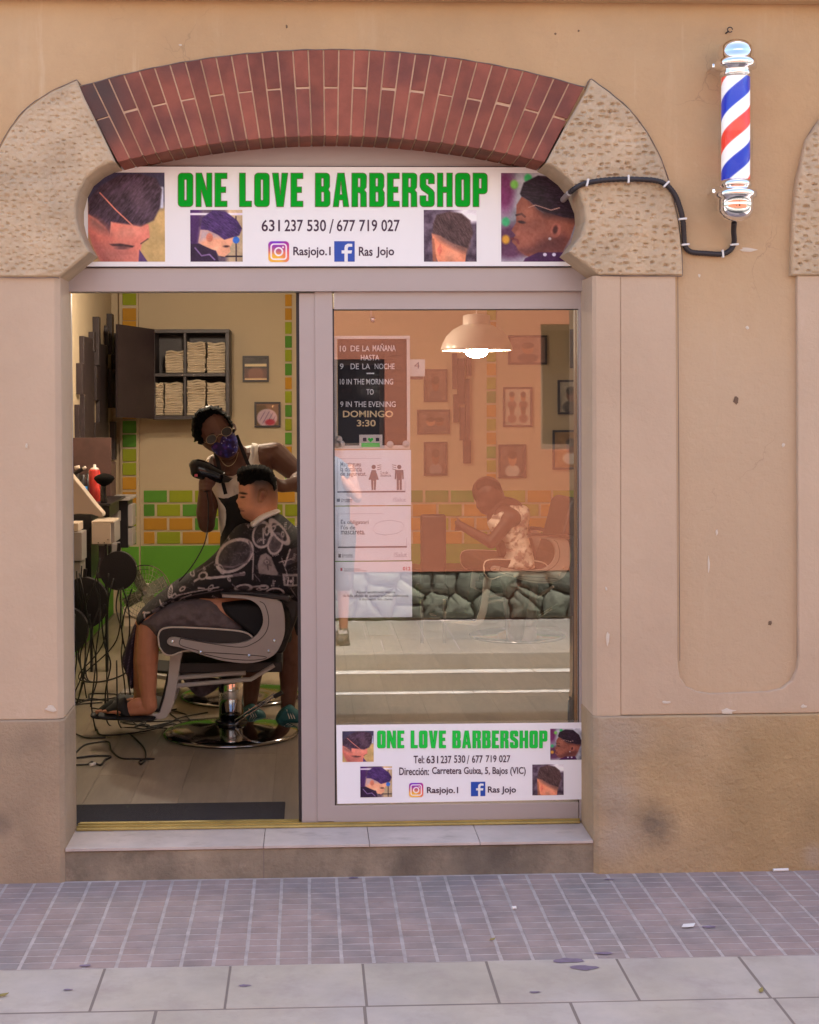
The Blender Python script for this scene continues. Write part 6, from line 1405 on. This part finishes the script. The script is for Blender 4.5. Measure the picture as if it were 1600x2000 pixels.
def disc(label, a, b_, ra, rb, Y):
    c_ = P(a,b_,Y); s_ = (Y+5.9)/F; q = [(c_.x+ra*s_*math.cos(t), c_.z+rb*s_*math.sin(t)) for t in [2*math.pi*k/40 for k in range(40)]]
    t = thing('round_disc', label, 'disc', (c_.x, Y, c_.z), 'round black discs below the work stations')
    MB().prism([q], Y, Y+.05).build('disc', M['leather_black'], t, bevel=.015, seg=3); MB().tube([(c_.x, Y+.02, c_.z+rb*s_*.95), (c_.x+.005, Y+.02, c_.z+rb*s_+.05)], .012, 8).build('hanger', M['black_plastic'], t)
disc('round black disc hanging at the right, under the second station', 231,1115,36,38,3.4); disc('round black disc hanging lower at the centre left, with cables over it', 165,1178,46,50,3.1); disc('round black disc cut off by the left door jamb', 128,1232,44,46,2.9)
# tangle of cables
GC = 'black cables tangled below the work stations'
random.seed(21)
tops = [(150,1115),(155,1120),(160,1105),(170,1160),(183,1140),(195,1090),(212,1120),(222,1130),(232,1150),(236,1150),(240,1148),(258,1150),(146,1200),(176,1200),(205,1180),(190,1120)]
labs = ['thin black cable of the hanging tangle below the work stations']*16
for i, (a,b_) in enumerate(tops):
    Y = 3.0 - .06*i + random.uniform(-.1,.1); Y = max(2.15, Y); e = [(a,b_,Y)]; x = a; y = b_
    while y < 1395:
        y += random.uniform(32,60); x += random.uniform(-16,13); x = min(max(x,146),262); e.append((x, min(y,1402), Y+random.uniform(-.06,.06)))
    pts = [P(*q) for q in e]; pts[-1].z = ZF+.006
    x_, y_ = pts[-1].x, pts[-1].y
    if i in (2,6,9,13):                       # a hanging loop that swings across the others
        pts = [P(a,b_,Y), P(a-8,1250,Y), P(150+random.uniform(0,20),1320,Y-.03), P(190,1332,Y-.06), P(240,1318,Y-.05), P(262,1290,Y), P(268,1262,Y)]
    else:
        for k in range(random.randint(3,6)):
            x_ += random.uniform(-.05,.16); y_ += random.uniform(-.16,.16); x_ = min(max(x_,-1.5),-.35); y_ = min(max(y_,1.25),3.2); pts.append(Vector((x_,y_,ZF+.006+.002*(k%2))))
    o = MB().tube(smooth_path(pts, 8), .0042, 6).build('power_cable', M['cable_black'], smooth=True); tag(o, labs[i], 'cable', GC)
def floorcable(label, pts, r=.0042):
    q = [PZ(a,b_,ZF+.006) if not isinstance(b_, tuple) else P(a,b_[0],b_[1]) for a,b_ in pts]; tag(MB().tube(smooth_path(q, 8), r, 6).build('power_cable', M['cable_black'], smooth=True), label, 'cable', GC)
floorcable('black cable looping over the footrest down to a curl on the bare boards', [(228,(1290,1.7)),(230,(1390,1.62)),(236,1420),(262,1440),(282,1462),(284,1482),(276,1492),(272,1488),(282,1482),(300,1482)])
floorcable('black cable running from the jamb in waves along the boards to a plug end', [(148,1470),(165,1455),(190,1450),(212,1449),(218,1465),(235,1480),(262,1482),(302,1482)])
floorcable('black cable with a white tag lying nearest the doormat', [(148,1494),(170,1493),(180,1488),(196,1494),(205,1484),(216,1477),(185,1476),(150,1480)], .005)
floorcable('black cable stretched across the floor behind the chair base', [(240,1412),(300,1420),(360,1424),(355,1412),(330,1390),(345,1385)])
floorcable('straight black cable on the floor left of the chair column', [(235,1410),(330,1408),(430,1402),(510,1396)])
tag(MB().tube([PZ(176,1494,ZF+.012),PZ(186,1491,ZF+.012)], .007, 6).build('cable_tag', M['butt_white']), 'small white plug on the cable nearest the doormat', 'plug')

# fan, mat, plank
fan = thing('standing_fan', 'wire cage floor fan standing by the green wall behind the cape', 'fan', tuple(P(285,1200,4.6)))
fc = P(283,1158,4.6); b = MB(); Rf = .135*1.45
for rr in (1,.86,.70,.52,.32): b.tube([(fc.x+Rf*rr*math.cos(t)*.93, 4.6-.05*(1-rr*rr), fc.z+Rf*rr*math.sin(t)) for t in [2*math.pi*k/36 for k in range(37)]], .0018 if rr < 1 else .004, 5)
for k in range(36): t = 2*math.pi*k/36; b.tube([(fc.x+.02*math.cos(t),4.55,fc.z+.02*math.sin(t)),(fc.x+Rf*.7*math.cos(t+.25)*.93,4.575,fc.z+Rf*.7*math.sin(t+.25)),(fc.x+Rf*math.cos(t+.35)*.93,4.6,fc.z+Rf*math.sin(t+.35))], .0013, 4)
b.build('fan_grille', M['chrome'], fan)
for k in range(4): t = math.pi/2*k+.5; MB().obox((fc.x+.09*math.cos(t),4.63,fc.z+.09*math.sin(t)), (.075*math.cos(t),.01,.075*math.sin(t)), (-.04*math.sin(t),.02,.04*math.cos(t)), (0,.002,0)).build('fan_blade', M['far_stone'], fan)
MB().lathe([(.05,-.1),(.06,0),(.03,.03)], (fc.x,4.66,fc.z), 16, 'Y').build('fan_motor', M['silver_paint'], fan); MB().tube([(fc.x,4.70,fc.z),(fc.x,4.70,ZF+.02)], .012, 8).build('fan_pole', M['dark_chrome'], fan); MB().lathe([(.15,0),(.15,.02),(.02,.03)], (fc.x,4.70,ZF), 24).build('fan_base', M['dark_chrome'], fan)
m0, m1, m2, m3 = PZ(120,1612,ZF), PZ(555,1610,ZF), PZ(556,1569,ZF), PZ(120,1575,ZF)
mt = tag(MB().box(-1.25, m1.x, .322, (m2.y+m3.y)/2, ZF, ZF+.008).build('doormat', M['doormat'], bevel=.003), 'dark grey doormat lying inside the open doorway', 'doormat')
pk = thing('foot_platform', 'low grey platform on the floor behind the customer\'s foot', 'platform', tuple(P(270,1345,3.3)))
a_ = PZ(262,1352,ZF+.03); MB().box(a_.x-.08,a_.x+.25,a_.y,a_.y+.12,ZF,ZF+.03).build('platform', M['silver_paint'], pk, bevel=.004)
bxw = thing('waste_box', 'low pale box standing against the green wall under the fan', 'box', tuple(P(262,1245,5.6)))
MB().pbox(240,1188,300,1204,5.9,.5).build('box_top', M['cream_plastic'], bxw, bevel=.003); MB().pbox(242,1204.3,298,1240,5.92,.46).build('box_body', M['cream_plastic'], bxw, bevel=.003)

# ================================================================== THE PHOTOGRAPHER (mirrored in the glass)
pg = person('photographer standing on the far pavement in laced brown shoes, mirrored in the door glass', (.19,-6.05,-.12))
mb = MB(); g = -.12
def cw(a, b_, ra, rb): mb.capsule(a, b_, ra, rb)
for s_ in (-1,1):
    X = .36+s_*.10; cw((X,-6.08,g+.88),(X,-6.05,g+.50),.09,.06); cw((X,-6.05,g+.50),(X,-6.08,g+.10),.058,.036); cw((X,-6.08,g+.06),(X-.02,-5.92,g+.045),.036,.03)
    cw((.34+s_*.18,-6.08,g+1.45),(.34+s_*.24,-6.0,g+1.22),.052,.042); cw((.34+s_*.24,-6.0,g+1.22),(.22+s_*.08,-5.98,g+1.56),.040,.030); cw((.22+s_*.08,-5.98,g+1.56),(.22+s_*.05,-5.97,g+1.61),.035,.032)
    for j in range(4): cw((.20+s_*.06,-5.97,g+1.58+j*.018),(.22+s_*.02,-5.945,g+1.585+j*.018),.010,.009)
cw((.35,-6.1,g+.92),(.35,-6.1,g+1.35),.15,.15); cw((.30,-6.1,g+1.42),(.40,-6.1,g+1.42),.10,.10); cw((.34,-6.09,g+1.50),(.30,-6.08,g+1.60),.055,.055); cw((.28,-6.08,g+1.64),(.28,-6.08,g+1.72),.085,.095)
mb.v = [(x-.16,y,z) for x,y,z in mb.v]
remesh(mb, 'body', M['skin_attr'], pg, .010, 3, lambda co: np.zeros((len(co),3))+np.array([190,125,95.]))
sb = MB(); sb.capsule((.35,-6.1,g+.90),(.35,-6.1,g+1.40),.17,.175).capsule((.20,-6.1,g+1.42),(.50,-6.1,g+1.42),.085,.085); sb.v = [(x-.16,y,z) for x,y,z in sb.v]; remesh(sb, 'shirt', mat('photographer_shirt',(.12,.14,.17),.9), pg, .012, 3)
sb = MB()
for s_ in (-1,1): sb.capsule((.36+s_*.10,-6.08,g+.92),(.36+s_*.10,-6.06,g+.50),.115,.085)
sb.v = [(x-.16,y,z) for x,y,z in sb.v]; remesh(sb, 'shorts', mat('photographer_shorts',(.10,.09,.08),.9), pg, .012, 3)
sb = MB().capsule((.28,-6.10,g+1.70),(.28,-6.10,g+1.74),.098,.095); sb.v = [(x-.16,y,z) for x,y,z in sb.v]; remesh(sb, 'hair', M['hair_black'], pg, .01, 2)
mat('shoe_brown', (.10,.075,.05), .9, var=.3, vscale=50)
for s_ in (-1,1):
    X = .20+s_*.10; sb = MB().capsule((X,-6.09,g+.05),(X-.03,-5.90,g+.04),.048,.042).capsule((X,-6.09,g+.05),(X,-6.08,g+.10),.046,.044); o = remesh(sb, 'shoe', M['shoe_brown'], pg, .008, 2)
    MB().box(X-.06,X+.05,-6.14,-5.865,g+.0,g+.02).build('sole', M['rubber_black'], o, bevel=.01); MB().capsule((X-.03,-5.90,g+.035),(X-.032,-5.885,g+.033),.040,.034).build('toe_cap', M['rubber_black'], o, smooth=True)
    for k in range(4): MB().tube([(X-.045,-5.97-k*.03,g+.088+k*.006),(X+.03,-5.985-k*.03,g+.088+k*.006)], .004, 5).build('shoelace', M['piping'], o)
